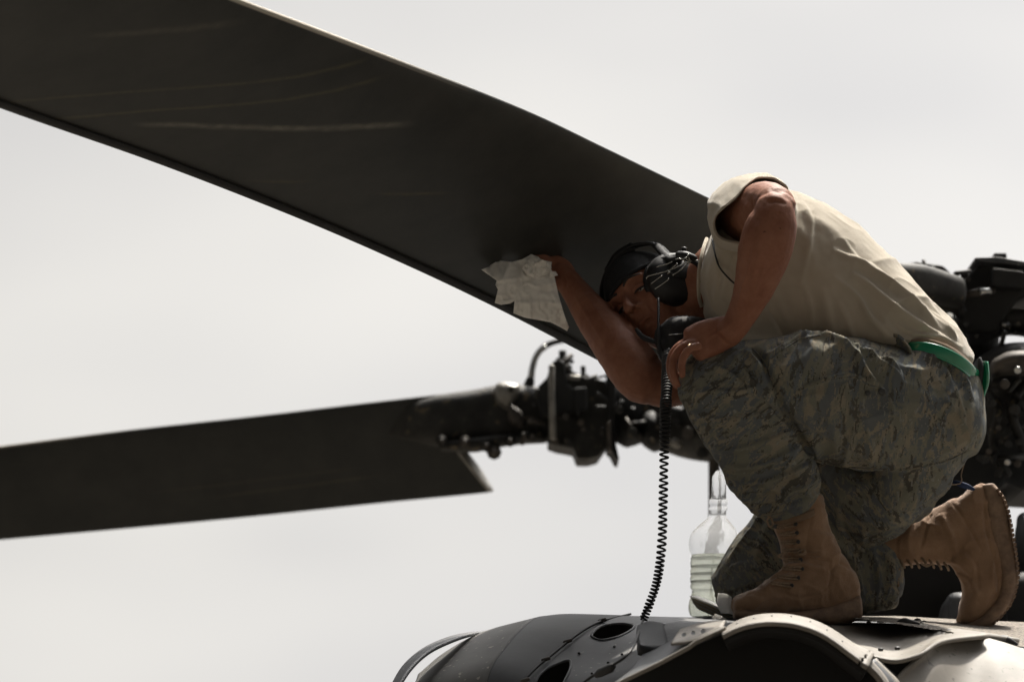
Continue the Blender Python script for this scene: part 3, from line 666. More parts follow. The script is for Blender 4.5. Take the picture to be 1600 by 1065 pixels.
# blade 2 root: carve the slanted root cut by replacing it with a spar
b2 = [o for o in rotor.children if o.name.startswith('rotor_blade')][-1]
cut(b2, [(714, 699), (769, 765.5), (800, 830), (900, 830), (900, 560), (746, 560), (746, 699)], YB - .5, YB + .8)
b2.data.materials.clear(); b2.data.materials.append(M['blade2'])
def bpart(name, VF, m='mech', w=.004):
    o = new_obj(name, VF[0], VF[1], M[m], rotor, smooth=False); bevel(o, w); return o
part('root_cut_painted_sun', sheet([[(711, 699, YB - .05), (738, 733, YB - .02), (766, 767, YB + .08)], [(723, 696, YB - .03), (749, 729, YB + .02), (772, 766, YB + .14)]], .006, 3, 3), 'mechl', rotor)  # pale sheet turned forward, its colour standing in for sun on the cut
part('blade_spar', eloft([(600, 640, 600, 680, YB + .07, .02), (650, 628, 650, 690, YB + .02, .04), (690, 617, 690, 698, YB, .06), (740, 609, 740, 697, YB, .065), (790, 601, 790, 694, YB, .07), (850, 606, 850, 690, YB, .075), (905, 612, 905, 694, YB, .08)], p=3, n=32), 'mech', rotor)
part('spar_fairing', eloft([(690, 690, 690, 704, YB - .05, .03), (740, 684, 740, 706, YB - .06, .04), (770, 680, 770, 700, YB - .06, .045), (810, 676, 810, 694, YB - .06, .04), (840, 672, 850, 692, YB - .06, .03)], p=2.6), 'mech', rotor)
for x, y, r, m_ in ((690, 688, 9, 'mech'), (726, 690, 10, 'mech2'), (760, 696, 10, 'mech'), (797, 688, 10, 'mech'), (772, 706, 12, 'mech2'), (832, 680, 8, 'mech')):
    part('spar_bolt', tube([P(x, y, YB - .16), P(x, y, YB - .12), P(x, y, YB - .12) + np.array((0, .001, 0)), P(x, y, YB + .02)], [mlen(r * .5, YB), mlen(r * .55, YB), mlen(r, YB), mlen(r, YB)], n=8, sub=1, dome=.15), m_, rotor)
    part('bolt_stud', ptube([(x, y, YB - .2), (x, y, YB - .1)], mlen(r * .35, YB), n=8, sub=1), 'mech2', rotor)
part('pale_collar', eloft([(783, 598, 783, 640, YB - .03, .06), (795, 598, 795, 645, YB - .03, .066), (807, 601, 806, 628, YB - .03, .06)], p=3), 'mechl', rotor)
part('cuff_shim', eloft([(800, 632, 800, 664, YB - .1, .02), (812, 640, 812, 668, YB - .1, .02)], p=3), 'mech2', rotor)
part('hose_fitting', ptube([(822, 640, YB - .02), (824, 612, YB - .02), (829, 592, YB - .02)], [.02, .017, .011], n=12, sub=3), 'mechd', rotor)
part('fluid_hose', ptube([(828, 600, YB), (832, 575, YB), (838, 556, YB), (850, 542, YB), (868, 534, YB), (890, 531, YB), (915, 535, YB + .05), (960, 548, YB + .1)], [.009, .0085, .008, .008, .007, .007, .007, .007], n=12, sub=5), 'mech', rotor)
part('hose_braid', ptube([(830, 588, YB - .012), (834, 566, YB - .012), (842, 550, YB - .012), (852, 542, YB - .012)], [.009, .0075, .0075, .007], n=10, sub=3), 'steel', rotor)
bpart('root_block', prism([(858, 600), (864, 580), (885, 574), (912, 588), (945, 594), (952, 612), (950, 690), (935, 712), (920, 716), (902, 716), (896, 700), (870, 695), (856, 690)], YB - .1, YB + .12))
bpart('root_plate', prism([(838, 606), (854, 590), (862, 566), (872, 560), (882, 566), (886, 600), (900, 610), (900, 640), (846, 650)], YB - .16, YB - .08), 'mechd')
bpart('root_recess', prism([(896, 606), (916, 604), (918, 640), (898, 644)], YB - .17, YB - .09), 'mechd')
part('control_rod', ptube([(862, 572, YB - .2), (862, 620, YB - .2), (864, 684, YB - .2)], [.008, .0085, .009], n=12, sub=2), 'mechl', rotor)
for x, y0, y1, r in ((879, 548, 596, 6), (879, 560, 592, 11), (879, 572, 598, 15), (911, 572, 600, 4), (911, 586, 604, 9), (894, 596, 606, 9), (925, 592, 604, 12)):
    part('stacked_nut', ptube([(x, y0, YB - .05), (x + .5, (y0 + y1) / 2, YB - .05), (x, y1, YB - .05)], mlen(r, YB), n=8, sub=1, dome=.2), 'mech', rotor)
part('pale_washer', ptube([(887, 589, YB - .14), (905, 590, YB - .14)], .007, n=8, sub=1), 'mechl', rotor)
part('lower_nut', ptube([(912, 690, YB - .05), (912, 714, YB - .05), (912, 719, YB - .05)], [mlen(13, YB), mlen(12, YB), mlen(9, YB)], n=8, sub=1, dome=.2), 'mech', rotor)
part('lower_stud', ptube([(935, 680, YB - .03), (934, 704, YB - .03)], mlen(8, YB), n=8, sub=1, dome=.2), 'mech', rotor)
bpart('damper_plate', prism([(950, 556), (958, 556), (962, 600), (962, 690), (968, 718), (962, 716), (955, 702), (949, 698), (948, 600)], YB - .12, YB + .1), 'mechd')
bpart('plate_lug', prism([(948, 660), (954, 656), (956, 706), (950, 700)], YB - .2, YB - .12), 'mech2')
part('damper_drum', eloft([(956, 590, 956, 690, YB + .05, .11), (985, 584, 985, 694, YB + .05, .12), (1010, 590, 1010, 690, YB + .05, .11), (1018, 600, 1018, 682, YB + .05, .10), (1060, 606, 1060, 680, YB + .05, .10)], n=28, sub=3, p=2.4), 'mech', rotor)
part('drum_rib', eloft([(974, 588, 974, 697, YB + .03, .13), (980, 588, 980, 699, YB + .03, .13)], n=28, sub=2), 'mechd', rotor)
part('drum_rib', eloft([(1014, 640, 1014, 702, YB - .02, .09), (1022, 640, 1022, 706, YB - .02, .09)], n=24, sub=2), 'mechd', rotor)
part('hub_arm', eloft([(1000, 650, 1010, 690, YB, .06), (1035, 640, 1040, 705, YB - .05, .08), (1065, 636, 1075, 716, YB - .1, .09), (1110, 640, 1120, 722, YB - .2, .1), (1200, 650, 1210, 730, YB - .4, .1), (1400, 620, 1400, 720, YB - .8, .12), (1560, 560, 1560, 700, YB - 1.0, .15)], n=28, sub=4, p=2.5), 'mech', rotor)
part('link_eye', ptube([(1052, 690, YB - .2), (1060, 694, YB - .2)], .012, n=10, sub=1), 'mechl', rotor)
part('pitch_link', ptube([(1000, 604, YB - .15), (1040, 640, YB - .15), (1075, 650, YB - .15), (1110, 652, YB - .15)], .022, n=12, sub=4), 'mechd', rotor)
for x, y, r in ((1018, 690, 7), (1096, 708, 9), (1075, 676, 10), (988, 676, 9), (968, 640, 7)):
    part('hub_bolt', tube([P(x, y, YB - .24), P(x, y, YB - .05)], mlen(r, YB), n=6, sub=1, dome=.1), 'mech2' if r == 10 else 'mech', rotor)
rs = random.Random(5)
for x0, y0, x1, y1, k in ((860, 560, 948, 606, 7), (855, 612, 945, 692, 15), (962, 612, 1100, 682, 16), (790, 606, 850, 690, 7)):
    for _ in range(k):
        x, y, r = rs.uniform(x0, x1), rs.uniform(y0, y1), rs.uniform(2.5, 7); a = rs.uniform(0, 6.28); Y = YB - rs.uniform(.10, .22); w = mlen(r, YB)
        if rs.random() < .6: part('hub_nut', tube([P(x, y, Y - .03), P(x, y, Y + .1)], w, n=6, sub=1, dome=.15), rs.choice(['mech', 'mechd', 'mech2']), rotor, smooth=False)
        else: part('hub_link', ptube([(x, y, Y), (x + math.cos(a) * r * 3, y + math.sin(a) * r * 3, Y + .02)], w * .6, n=8, sub=1, dome=.3), rs.choice(['mech', 'mechd', 'mech2']), rotor)
part('support_post', ptube([(1116, 700, YB - .2), (1116, 800, YB - .2), (1116, 1100, YB - .2)], mlen(9, YB), n=16, sub=2), 'mech2', heli)

# hub on the right, behind the man
YH = 1.5
bpart('blade_cuff', prism([(1398, 415), (1432, 408), (1452, 411), (1474, 414), (1484, 424), (1494, 434), (1504, 440), (1500, 470), (1440, 480), (1380, 450)], YH - .1, YH + .15), 'mechd', .008)
part('cuff_bolt', ptube([(1492, 430, YH - .13), (1496, 430, YH - .13)], .009, n=10, sub=1), 'steel', rotor)
part('droop_stop', eloft([(1400, 455, 1400, 490, YH - .1, .06), (1450, 448, 1450, 500, YH - .1, .07), (1500, 436, 1500, 520, YH - .1, .08), (1530, 424, 1530, 530, YH - .1, .1)], p=3), 'mech', rotor)
bpart('clamp_body', prism([(1513, 428), (1530, 414), (1555, 408), (1600, 412), (1700, 425), (1700, 470), (1620, 455), (1588, 470), (1570, 500), (1560, 520), (1500, 520), (1500, 470)], YH - .2, YH + .2), 'mechd', .008)
bpart('clamp_plate', prism([(1523, 402), (1560, 401), (1600, 408), (1640, 414), (1640, 420), (1570, 412), (1545, 410), (1523, 407)], YH - .26, YH + .1), 'grey', .003)
bpart('clamp_knob', prism([(1553, 395), (1573, 395), (1573, 405), (1553, 404)], YH - .12, YH + .0), 'mechd', .003)
bpart('clamp_cheek', prism([(1551, 418), (1600, 424), (1600, 450), (1551, 446)], YH - .28, YH - .2), 'mechd', .004)
part('oily_pipe', ptube([(1502, 462, YH - .25), (1520, 458, YH - .27), (1536, 456, YH - .27), (1552, 454, YH - .25)], [.008, .009, .012, .008], n=10, sub=3), 'mech2', rotor)
part('pipe_end', ptube([(1534, 456, YH - .285), (1546, 455, YH - .285)], .009, n=10, sub=1), 'steel', rotor)
part('rotor_mast', eloft([(1498, 470, 1560, 470, YH + .1, .06), (1500, 560, 1562, 560, YH + .1, .06), (1498, 700, 1568, 700, YH + .1, .06), (1490, 1020, 1576, 1020, YH + .1, .07)], p=2), 'mechd', rotor)
part('hub_arm', eloft([(1556, 488, 1552, 530, YH - .1, .07), (1580, 484, 1580, 522, YH - .1, .07), (1620, 487, 1620, 526, YH - .1, .07), (1720, 495, 1720, 530, YH - .1, .07)], p=3), 'mech', rotor)
part('arm_bolt', ptube([(1568, 508, YH - .2), (1574, 508, YH - .2)], .01, n=8, sub=1), 'steel', rotor)
part('hub_sleeve', eloft([(1470, 492, 1484, 600, YH - .2, .04), (1484, 488, 1500, 600, YH - .2, .05), (1500, 500, 1512, 600, YH - .2, .045), (1508, 520, 1518, 600, YH - .2, .035)], n=20, sub=3), 'mech', rotor)
for x0, y0, x1, y1, k in ((1440, 425, 1520, 500, 10), (1500, 500, 1600, 545, 8), (1530, 600, 1600, 750, 18)):
    for _ in range(k):
        x, y, r = rs.uniform(x0, x1), rs.uniform(y0, y1), rs.uniform(2.5, 7); a = rs.uniform(0, 6.28); Y = YH - rs.uniform(.2, .34); w = mlen(r, YH)
        if y > 590: Y -= .15
        if rs.random() < .5: part('hub_nut', tube([P(x, y, Y - .03), P(x, y, Y + .1)], w, n=6, sub=1, dome=.15), rs.choice(['mech', 'mechd']), rotor, smooth=False)
        else: part('hub_link', ptube([(x, y, Y), (x + math.cos(a) * r * 4, y + math.sin(a) * r * 4, Y + .02)], w * .6, n=8, sub=1, dome=.3), rs.choice(['mech', 'mechd']), rotor)
# swash plate stack and gearbox below
part('swash_plate', eloft([(1530, 560, 1530, 600, YH - .1, .2), (1560, 545, 1560, 610, YH - .12, .25), (1620, 545, 1620, 612, YH - .12, .27), (1700, 550, 1700, 610, YH - .1, .25)], p=2.8), 'mechd', rotor)
part('swash_cover', eloft([(1554, 560, 1554, 590, YH - .38, .05), (1580, 549, 1580, 585, YH - .38, .06), (1640, 548, 1640, 590, YH - .38, .06)], p=2.4), 'mech2', rotor)
for x, y, r, m_ in ((1570, 600, 8, 'mech2'), (1590, 578, 6, 'steel'), (1550, 630, 7, 'mech'), (1585, 640, 9, 'mech'), (1560, 668, 5, 'mech2'), (1592, 690, 6, 'mech'), (1545, 705, 5, 'mech2'), (1574, 722, 5, 'steel'), (1590, 724, 6, 'mech2'), (1560, 740, 6, 'mech')):
    part('hub_bolt', tube([P(x, y, YH - .46), P(x, y, YH - .2)], mlen(r, YH), n=7, sub=1, dome=.2), m_, rotor)
for pts, r in (([(1540, 610, YH - .3), (1560, 640, YH - .36), (1550, 690, YH - .34), (1575, 740, YH - .3)], .01), ([(1600, 600, YH - .3), (1580, 640, YH - .36), (1600, 700, YH - .34)], .012), ([(1530, 715, YH - .3), (1570, 716, YH - .38), (1605, 712, YH - .3)], .009)):
    part('control_line', ptube(pts, r, n=10, sub=5), 'mech', rotor)
gear = bpart('gearbox', prism([(1400, 560), (1530, 590), (1700, 600), (1700, 770), (1600, 764), (1572, 752), (1560, 770), (1570, 860), (1572, 975), (1360, 975), (1360, 840), (1400, 700)], YH - .18, YH + .3), 'mechd', .01)
gear.parent = heli
bpart('gearbox_leg', prism([(1340, 850), (1560, 820), (1576, 980), (1332, 980)], .75, 1.1), 'dark_cavity', .006).parent = heli
seat = part('rear_cover', eloft([(1478, 936, 1478, 985, .7, .05), (1484, 928, 1484, 985, .7, .07), (1500, 926, 1500, 985, .7, .08), (1530, 930, 1530, 985, .7, .08)], p=3.5), 'grey', heli)
part('rear_fin', eloft([(1586, 850, 1590, 990, .95, .06), (1592, 812, 1600, 990, .95, .09), (1604, 800, 1616, 990, .95, .09), (1700, 800, 1700, 990, .95, .09)], p=4), 'hull', heli)
part('rear_cowl', eloft([(1530, 905, 1530, 990, .85, .05), (1560, 895, 1560, 990, .85, .08), (1590, 893, 1590, 990, .85, .08), (1700, 893, 1700, 990, .85, .08)], p=3), 'mechd', heli)

# ================================================================== the man
man = empty('person', 'man in sand t-shirt and camouflage trousers crouching on the roof, wiping the blade underside', 'person')
man.location = (0, 0, 0)
A3 = lambda *v: np.array(v, float)
def unit(v): return v / np.linalg.norm(v)
HC = P(1019, 475, .10)
hU = unit(A3(-.55, .35, .75)); hF = A3(-.55, -.75, -.05); hF = unit(hF - hU * np.dot(hF, hU)); hL = np.cross(hU, hF)
def H(x, y, z): return HC + hL * x + hF * y + hU * z           # head frame: x = his left, y = forward, z = up
HM = np.stack([hL, hF, hU])
def ell(c, r, n=24):
    V, F = [], []
    for i in range(1, n):
        a = math.pi * i / n
        for j in range(n): b = 2 * math.pi * j / n; V.append((c[0] + r[0] * math.sin(a) * math.cos(b), c[1] + r[1] * math.sin(a) * math.sin(b), c[2] + r[2] * math.cos(a)))
    for i in range(n - 2):
        for j in range(n): F.append((i * n + j, (i + 1) * n + j, (i + 1) * n + (j + 1) % n, i * n + (j + 1) % n))
    F.append(tuple(range(n))); F.append(tuple((n - 2) * n + j for j in reversed(range(n))))
    return np.array(V), F
def hv(VF): V, F = VF; return np.array([H(*v) for v in V]), F
body = Acc()
# torso core (inside the shirt), pelvis and legs (inside the trousers)
body.add(*eloft([(1400, 660, 1500, 640, .0, .12), (1350, 590, 1488, 550, .0, .13), (1250, 550, 1420, 460, 0, .14), (1150, 510, 1320, 365, 0, .15), (1115, 470, 1225, 325, 0, .15), (1112, 450, 1150, 350, .02, .11)]))
body.add(*ptube([(1130, 430, .03), (1090, 455, .05), (1050, 478, .085), (1030, 480, .10)], [.075, .062, .058, .055], n=24))
body.add(*ptube([(1450, 640, -.06), (1300, 620, -.18), (1120, 600, -.22), (1180, 700, -.21), (1250, 830, -.17), (1275, 890, -.15)], [.08, .075, .05, .05, .036, .035], n=18))
body.add(*ptube([(1430, 690, .08), (1270, 790, .1), (1150, 920, .12), (1270, 905, .12), (1390, 866, .15), (1470, 836, .158), (1510, 820, .16)], [.08, .07, .045, .045, .030, .026, .024], n=18))
# near (left) arm: shoulder, raised elbow, hand pressed on the knee
body.add(*ptube([(1172, 352, -.08), (1180, 335, -.2), (1196, 322, -.31), (1212, 322, -.385)], [.072, .061, .051, .043], n=24))
body.add(*ptube([(1211, 324, -.40), (1206, 352, -.40), (1195, 392, -.385), (1181, 440, -.355), (1166, 477, -.33), (1152, 504, -.31), (1140, 518, -.30)], [.041, .052, .0545, .044, .034, .029, .030], n=24))
body.add(*ptube([(1222, 318, -.40), (1236, 322, -.40)], [.024, .017], n=16))                       # point of the elbow
body.add(*ptube([(1147, 516, -.30), (1128, 521, -.29), (1104, 530, -.285), (1084, 540, -.285)], [.031, .036, .041, .040], n=20, flat=.50))
# fingers curl down over the knee; the little finger is nearest
FN = [([(1092, 541, -.322), (1078, 545, -.328), (1067, 560, -.330), (1065, 574, -.328), (1066, 587, -.322)], [0.0101, 0.0092, 0.0084, 0.0077, 0.0063]),
      ([(1086, 536, -.300), (1066, 543, -.305), (1052, 562, -.307), (1052, 584, -.305), (1060, 603, -.30)], [0.0106, 0.0101, 0.0092, 0.0084, 0.0066]),
      ([(1086, 534, -.277), (1064, 540, -.280), (1049, 559, -.281), (1048, 582, -.280), (1057, 604, -.276)], [0.0106, 0.0104, 0.0095, 0.0086, 0.0069]),
      ([(1088, 533, -.255), (1068, 538, -.255), (1053, 556, -.255), (1052, 576, -.255), (1060, 592, -.252)], [0.0106, 0.0101, 0.0092, 0.0084, 0.0066])]
for p, r in FN: body.add(*ptube(p, r, n=14, sub=5))
body.add(*ptube([(1120, 524, -.262), (1100, 524, -.235), (1082, 535, -.222), (1072, 549, -.22)], [.015, .013, .011, .0085], n=14, sub=5))   # thumb
# far (right) arm: upper arm forward, forearm up to the blade
body.add(*ptube([(1180, 450, .14), (1130, 540, .08), (1080, 585, .02), (1045, 602, -.02), (1022, 600, -.03)], [.066, .056, .050, .046, .044], n=24))
body.add(*ptube([(1026, 592, -.03), (1006, 592, -.03), (982, 563, -.01), (956, 528, .03), (925, 490, .075), (899, 455, .12), (884, 436, .145), (872, 427, .155)], [.044, .054, .0545, .050, .039, .0295, .027, .026], n=24))
body.add(*ptube([(884, 437, .15), (872, 428, .155), (858, 421, .158), (846, 419, .158)], [.030, .036, .036, .032], n=20, flat=.5))
FR = [([(862, 426, .135), (846, 424, .118), (834, 424, .118), (824, 428, .125)], [.0115, .011, .010, .008]),
      ([(858, 420, .142), (840, 415, .124), (828, 414, .122), (817, 418, .128)], [.0118, .0112, .0102, .008]),
      ([(856, 414, .148), (838, 406, .132), (826, 405, .130), (816, 408, .135)], [.0118, .011, .010, .008]),
      ([(860, 410, .152), (845, 400, .14), (836, 398, .14), (829, 400, .143)], [.0105, .010, .009, .0072]),
      ([(878, 440, .145), (868, 443, .125), (857, 440, .115), (849, 436, .115)], [.013, .0115, .0105, .008])]
for p, r in FR: body.add(*ptube(p, r, n=14, sub=5))
# head volumes in the head frame
body.add(*hv(ell((0, -.012, .032), (.077, .096, .092), 28)))
hr = [(-.118, .020, .050, .020), (-.105, .034, .046, .034), (-.085, .046, .035, .050), (-.06, .056, .025, .063), (-.03, .064, .018, .068), (0, .067, .012, .073), (.03, .069, .008, .076)]
body.add(*hv(tube_rings([(0, c, z) for z, w, c, d in hr], [(w, 0, 0) for z, w, c, d in hr], [(0, d, 0) for z, w, c, d in hr], 28, 2.2)))
def hl(pts, r, **k): 
    V, F = tube(np.array(pts, float), r, **k); return np.array([H(*v) for v in V]), F
body.add(*hl([(0, .078, .024), (0, .092, .004), (0, .103, -.014), (0, .105, -.024)], [.008, .0085, .011, .0125], n=14, sub=4))
for s in (-1, 1):
    body.add(*hl([(s * .011, .090, -.024), (s * .0145, .086, -.028)], [.009, .0075], n=12, sub=1))
    body.add(*hl([(s * .008, .075, .034), (s * .028, .076, .038), (s * .050, .061, .032)], [.009, .010, .008], n=12, sub=3))
    body.add(*hl([(s * .030, .066, -.026), (s * .048, .056, -.018), (s * .060, .040, -.01)], [.017, .018, .014], n=14, sub=3))
    body.add(*hl([(s * .074, -.005, .022), (s * .084, -.016, .030), (s * .086, -.022, .008), (s * .080, -.012, -.018), (s * .074, -.002, -.026)], [.008, .0095, .010, .009, .006], n=12, sub=4, flat=.7))
body.add(*hl([(-.024, .078, -.062), (-.010, .0875, -.058), (0, .089, -.060), (.010, .0875, -.058), (.024, .078, -.062)], [.003, .006, .0062, .006, .003], n=12, sub=4))
body.add(*hl([(-.022, .077, -.068), (0, .0865, -.072), (.022, .077, -.068)], [.003, .0072, .003], n=12, sub=5))
body.add(*hl([(-.012, .074, -.098), (0, .079, -.100), (.012, .074, -.098)], [.012, .015, .012], n=14, sub=3))
V, F = remesh(body, .0034, 3)
N = vnormals(V, F); Q = proj(V); D = np.zeros(len(V))
L = (V - HC) @ HM.T
near_head = (np.abs(L) < .14).all(1)
def hb(c, r, a):
    global D
    d = np.linalg.norm((L - np.array(c)) / np.array(r), axis=1); D += np.where(near_head, a * np.exp(-d ** 2), 0)
for s in (-1, 1):
    hb((s * .032, .078, .014), (.019, .022, .012), -.012); hb((s * .0075, .098, -.031), (.0042, .007, .006), -.010)
    hb((s * .030, .076, -.048), (.006, .02, .020), -.0050); hb((s * .040, .066, -.040), (.014, .02, .014), .004)
hb((0, .092, -.065), (.027, .014, .0030), -.009); hb((0, .085, -.083), (.02, .015, .006), -.003); hb((0, .09, -.044), (.004, .012, .008), -.0015)
# arm anatomy: tendons, elbow creases, knuckles
fold(D, Q, N, [(1150, 500), (1120, 520), (1092, 532)], .0016, 2.5, (V[:, 1] < -.25) * 1.0, 1)
fold(D, Q, N, [(1160, 300), (1175, 325), (1185, 350)], -.004, 7, (V[:, 1] < -.2) * 1.0, 1)
fold(D, Q, N, [(1196, 300), (1210, 306), (1226, 305)], .004, 6, (V[:, 1] < -.3) * 1.0, .8)
fold(D, Q, N, [(1215, 330), (1210, 380), (1190, 440)], -.002, 9, (V[:, 1] < -.3) * 1.0, 1)
fold(D, Q, N, [(1180, 340), (1172, 380), (1162, 440)], -.002, 7, (V[:, 1] < -.3) * 1.0, 1)
fold(D, Q, N, [(1190, 355), (1184, 400), (1172, 455)], .0016, 4, (V[:, 1] < -.3) * 1.0, 1)
for l_ in ([(1180, 372), (1172, 410), (1160, 450), (1150, 490)], [(1200, 400), (1186, 440), (1172, 480)], [(1138, 512), (1118, 522), (1100, 534)], [(1128, 508), (1106, 520), (1088, 530)]): fold(D, Q, N, l_, .0020, 1.8, (V[:, 1] < -.22) * 1.0, 1)
for l_ in ([(905, 450), (930, 482), (955, 520)], [(895, 458), (915, 490), (940, 530)]): fold(D, Q, N, l_, .0020, 2.2, (V[:, 1] < .1) * 1.0, 1)
for l_ in ([(1146, 505), (1154, 516), (1158, 528)], [(878, 426), (884, 438), (884, 450)]): fold(D, Q, N, l_, -.0016, 1.8, np.ones(len(V)), 1)
fold(D, Q, N, [(1198, 318), (1212, 314), (1228, 318)], -.003, 3, (V[:, 1] < -.3) * 1.0, 1)
D += .0010 * vnoise(V * 40, 3) + .0005 * vnoise(V * 110, 4)
qobj('body', V + N * D[:, None], F, M['skin'], man)
for s in (-1, 1):
    e = hv(ell((s * .031, .0625, .010), (.0125, .0125, .0095), 14)); o = new_obj('eye', *e, M['eye'], man)
    new_obj('iris', *hv(ell((s * .0325, .0712, .008), (.0050, .0035, .0040), 12)), M['iris'], o)
    V_, F_ = hl([(s * .015, .070, .0125), (s * .030, .0735, .0130), (s * .047, .062, .010)], [.0045, .0075, .0045], n=8, sub=4); new_obj('eyelid', V_, F_, M['skin'], man)
    V_, F_ = hl([(s * .015, .0745, .0085), (s * .030, .0790, .0075), (s * .047, .0665, .0065)], [.0012, .0022, .0012], n=8, sub=4); new_obj('eyelash', V_, F_, M['hair'], man)
    V_, F_ = hl([(s * .012, .0835, .036), (s * .030, .0845, .041), (s * .052, .068, .034)], [.0030, .0036, .0018], n=8, sub=5, flat=.6); new_obj('eyebrow', V_, F_, M['hair'], man)
V_, F_ = ell((0, -.014, .034), (.082, .101, .096), 36)
# knit cap: the upper shell of the head, with a rolled edge
Vc = np.array([(x, y, max(z, .047 + (y * .0 if y > 0 else y * .8))) for x, y, z in V_])
Vc = np.array([H(*v) for v in Vc]); new_obj('cap', Vc, F_, M['cap'], man)
rim = []
for a in np.linspace(0, 2 * math.pi, 40):
    x, y = .083 * math.cos(a), -.014 + .102 * math.sin(a); z = .047 + (y * .0 if y > 0 else y * .8); k = math.sqrt(max(0.05, 1 - ((z - .034) / .096) ** 2)); rim.append((x * k, (y + .014) * k - .014, z))
V_, F_ = hl(rim, .0045, n=8, sub=1); new_obj('cap_edge', V_, F_, M['cap'], man)

# ---- shirt
sh = Acc()
sh.add(*eloft([(1385, 590, 1518, 566, .0, .165), (1362, 575, 1512, 545, .0, .168), (1330, 565, 1499, 522, .0, .17), (1270, 560, 1472, 491, .0, .178), (1210, 550, 1430, 444, 0, .182), (1160, 535, 1382, 396, 0, .186), (1122, 515, 1332, 350, 0, .188),
               (1102, 495, 1285, 321, 0, .19), (1099, 475, 1240, 302, 0, .185), (1096, 465, 1196, 300, .0, .18), (1093, 460, 1152, 318, .01, .165), (1090, 455, 1116, 362, .02, .12)], n=56, sub=6, p=2.25, dome=.25))
# hips part under the hem so that the cloth bulges
V, F = remesh(sh, .0042, 6)
N = vnormals(V, F); Q = proj(V); D = np.zeros(len(V)); nm = (V[:, 1] < .06) * 1.0
FS = [([(1300, 388), (1340, 408), (1365, 419), (1400, 449), (1432, 478), (1468, 508), (1494, 532)], .010, 8, .35),
      ([(1330, 425), (1358, 444), (1388, 472), (1420, 495), (1452, 515), (1484, 536)], .012, 9, .30),
      ([(1452, 486), (1470, 503), (1484, 520), (1492, 538)], .006, 4, .4),
      ([(1436, 458), (1462, 488), (1482, 515), (1496, 536)], .005, 4, .5),
      ([(1310, 470), (1325, 500), (1335, 530), (1338, 550)], .006, 7, .5),
      ([(1345, 470), (1362, 500), (1388, 522), (1420, 534)], .008, 8, .4),
      ([(1375, 490), (1395, 515), (1425, 532), (1450, 538)], .005, 5, .4),
      ([(1285, 450), (1296, 490), (1304, 530)], .004, 8, .6),
      ([(1240, 350), (1262, 380), (1275, 430)], .004, 12, .7),
      ([(1190, 430), (1215, 470), (1235, 520)], .005, 12, .6),
      ([(1160, 380), (1140, 420), (1130, 470)], .005, 8, .6),
      ([(1118, 395), (1122, 430), (1118, 480)], .004, 5, .6),
      ([(1250, 330), (1290, 352), (1330, 385)], .003, 10, .7)]
for l_, a_, w_, s_ in FS: fold(D, Q, N, l_, a_, w_, nm, s_, ends=.35)
fold(D, Q, N, [(1395, 536), (1415, 527), (1440, 524), (1470, 530), (1500, 545)], .004, 5, nm, .5, ends=.1)
for l_, a_, w_, s_ in ([(1232, 300), (1242, 330), (1240, 372)], .006, 5, .4), ([(1252, 312), (1268, 350), (1262, 400), (1250, 450)], .005, 7, .4), ([(1120, 400), (1150, 440), (1190, 500)], .005, 8, .4), ([(1140, 396), (1180, 440), (1225, 510)], .006, 8, .35), ([(1196, 470), (1216, 500), (1228, 530)], .005, 6, .4), ([(1255, 440), (1268, 480), (1270, 525)], .005, 7, .4), ([(1316, 372), (1345, 410), (1382, 436), (1425, 468), (1470, 520)], .006, 6, .4), ([(1300, 430), (1340, 462), (1362, 496), (1400, 520)], .006, 6, .35), ([(1400, 505), (1430, 520), (1466, 532)], .006, 4, .4), ([(1104, 440), (1112, 470), (1130, 500)], .005, 5, .5):
    fold(D, Q, N, l_, a_, w_, nm, s_, ends=.35)
WV = warp(V, .03, 7); lowm = np.clip((Q[:, 0] - 1180) / 220, .25, 1)
D += (.0050 * ridged(WV * np.array((7, 7, 11)), 14, 4) + .0025 * ridged(WV * np.array((16, 14, 20)), 15, 3)) * lowm
D += .0024 * vnoise(V * 9, 11) + .0010 * vnoise(V * 30, 12) + .0005 * vnoise(V * 80, 13)
qobj('tshirt', V + N * D[:, None], F, M['shirt'], man)
def closed_loft(rings, nper, nbet, th):
    L = []
    for r in rings:
        w = np.array([P(*q) for q in r]); k = len(w); ext = np.vstack([w[-1:], w, w[:2]]); o = []
        for i in range(k):
            p0, p1, p2, p3 = ext[i:i + 4]
            for t in np.arange(nper) / nper: o.append(.5 * ((2 * p1) + (-p0 + p2) * t + (2 * p0 - 5 * p1 + 4 * p2 - p3) * t * t + (-p0 + 3 * p1 - 3 * p2 + p3) * t ** 3))
        L.append(np.array(o))
    L = np.array(L); G = np.array([crom(L[:, j], nbet) for j in range(L.shape[1])]).transpose(1, 0, 2)
    m, n, _ = G.shape; C = G.mean(1, keepdims=True); D_ = G - C; D_ /= np.linalg.norm(D_, axis=2)[:, :, None]
    I = G - D_ * th; V = np.vstack([G.reshape(-1, 3), I.reshape(-1, 3)]); o = m * n; F = []
    for i in range(m - 1):
        for j in range(n):
            q = (i * n + j, i * n + (j + 1) % n, (i + 1) * n + (j + 1) % n, (i + 1) * n + j); F.append(q); F.append(tuple(a + o for a in reversed(q)))
    for j in range(n):
        a, b = (m - 1) * n + j, (m - 1) * n + (j + 1) % n; F.append((a, b, b + o, a + o)); a, b = j, (j + 1) % n; F.append((b, a, a + o, b + o))
    return V, F
base = [(1196, 296, .06), (1180, 294, .05), (1160, 298, .04), (1142, 310, .03), (1132, 326, .02), (1130, 345, .02), (1130, 368, .0), (1136, 395, -.0), (1155, 420, -.06), (1190, 430, -.06), (1225, 415, -.05), (1250, 370, -.03), (1236, 310, -.0)]
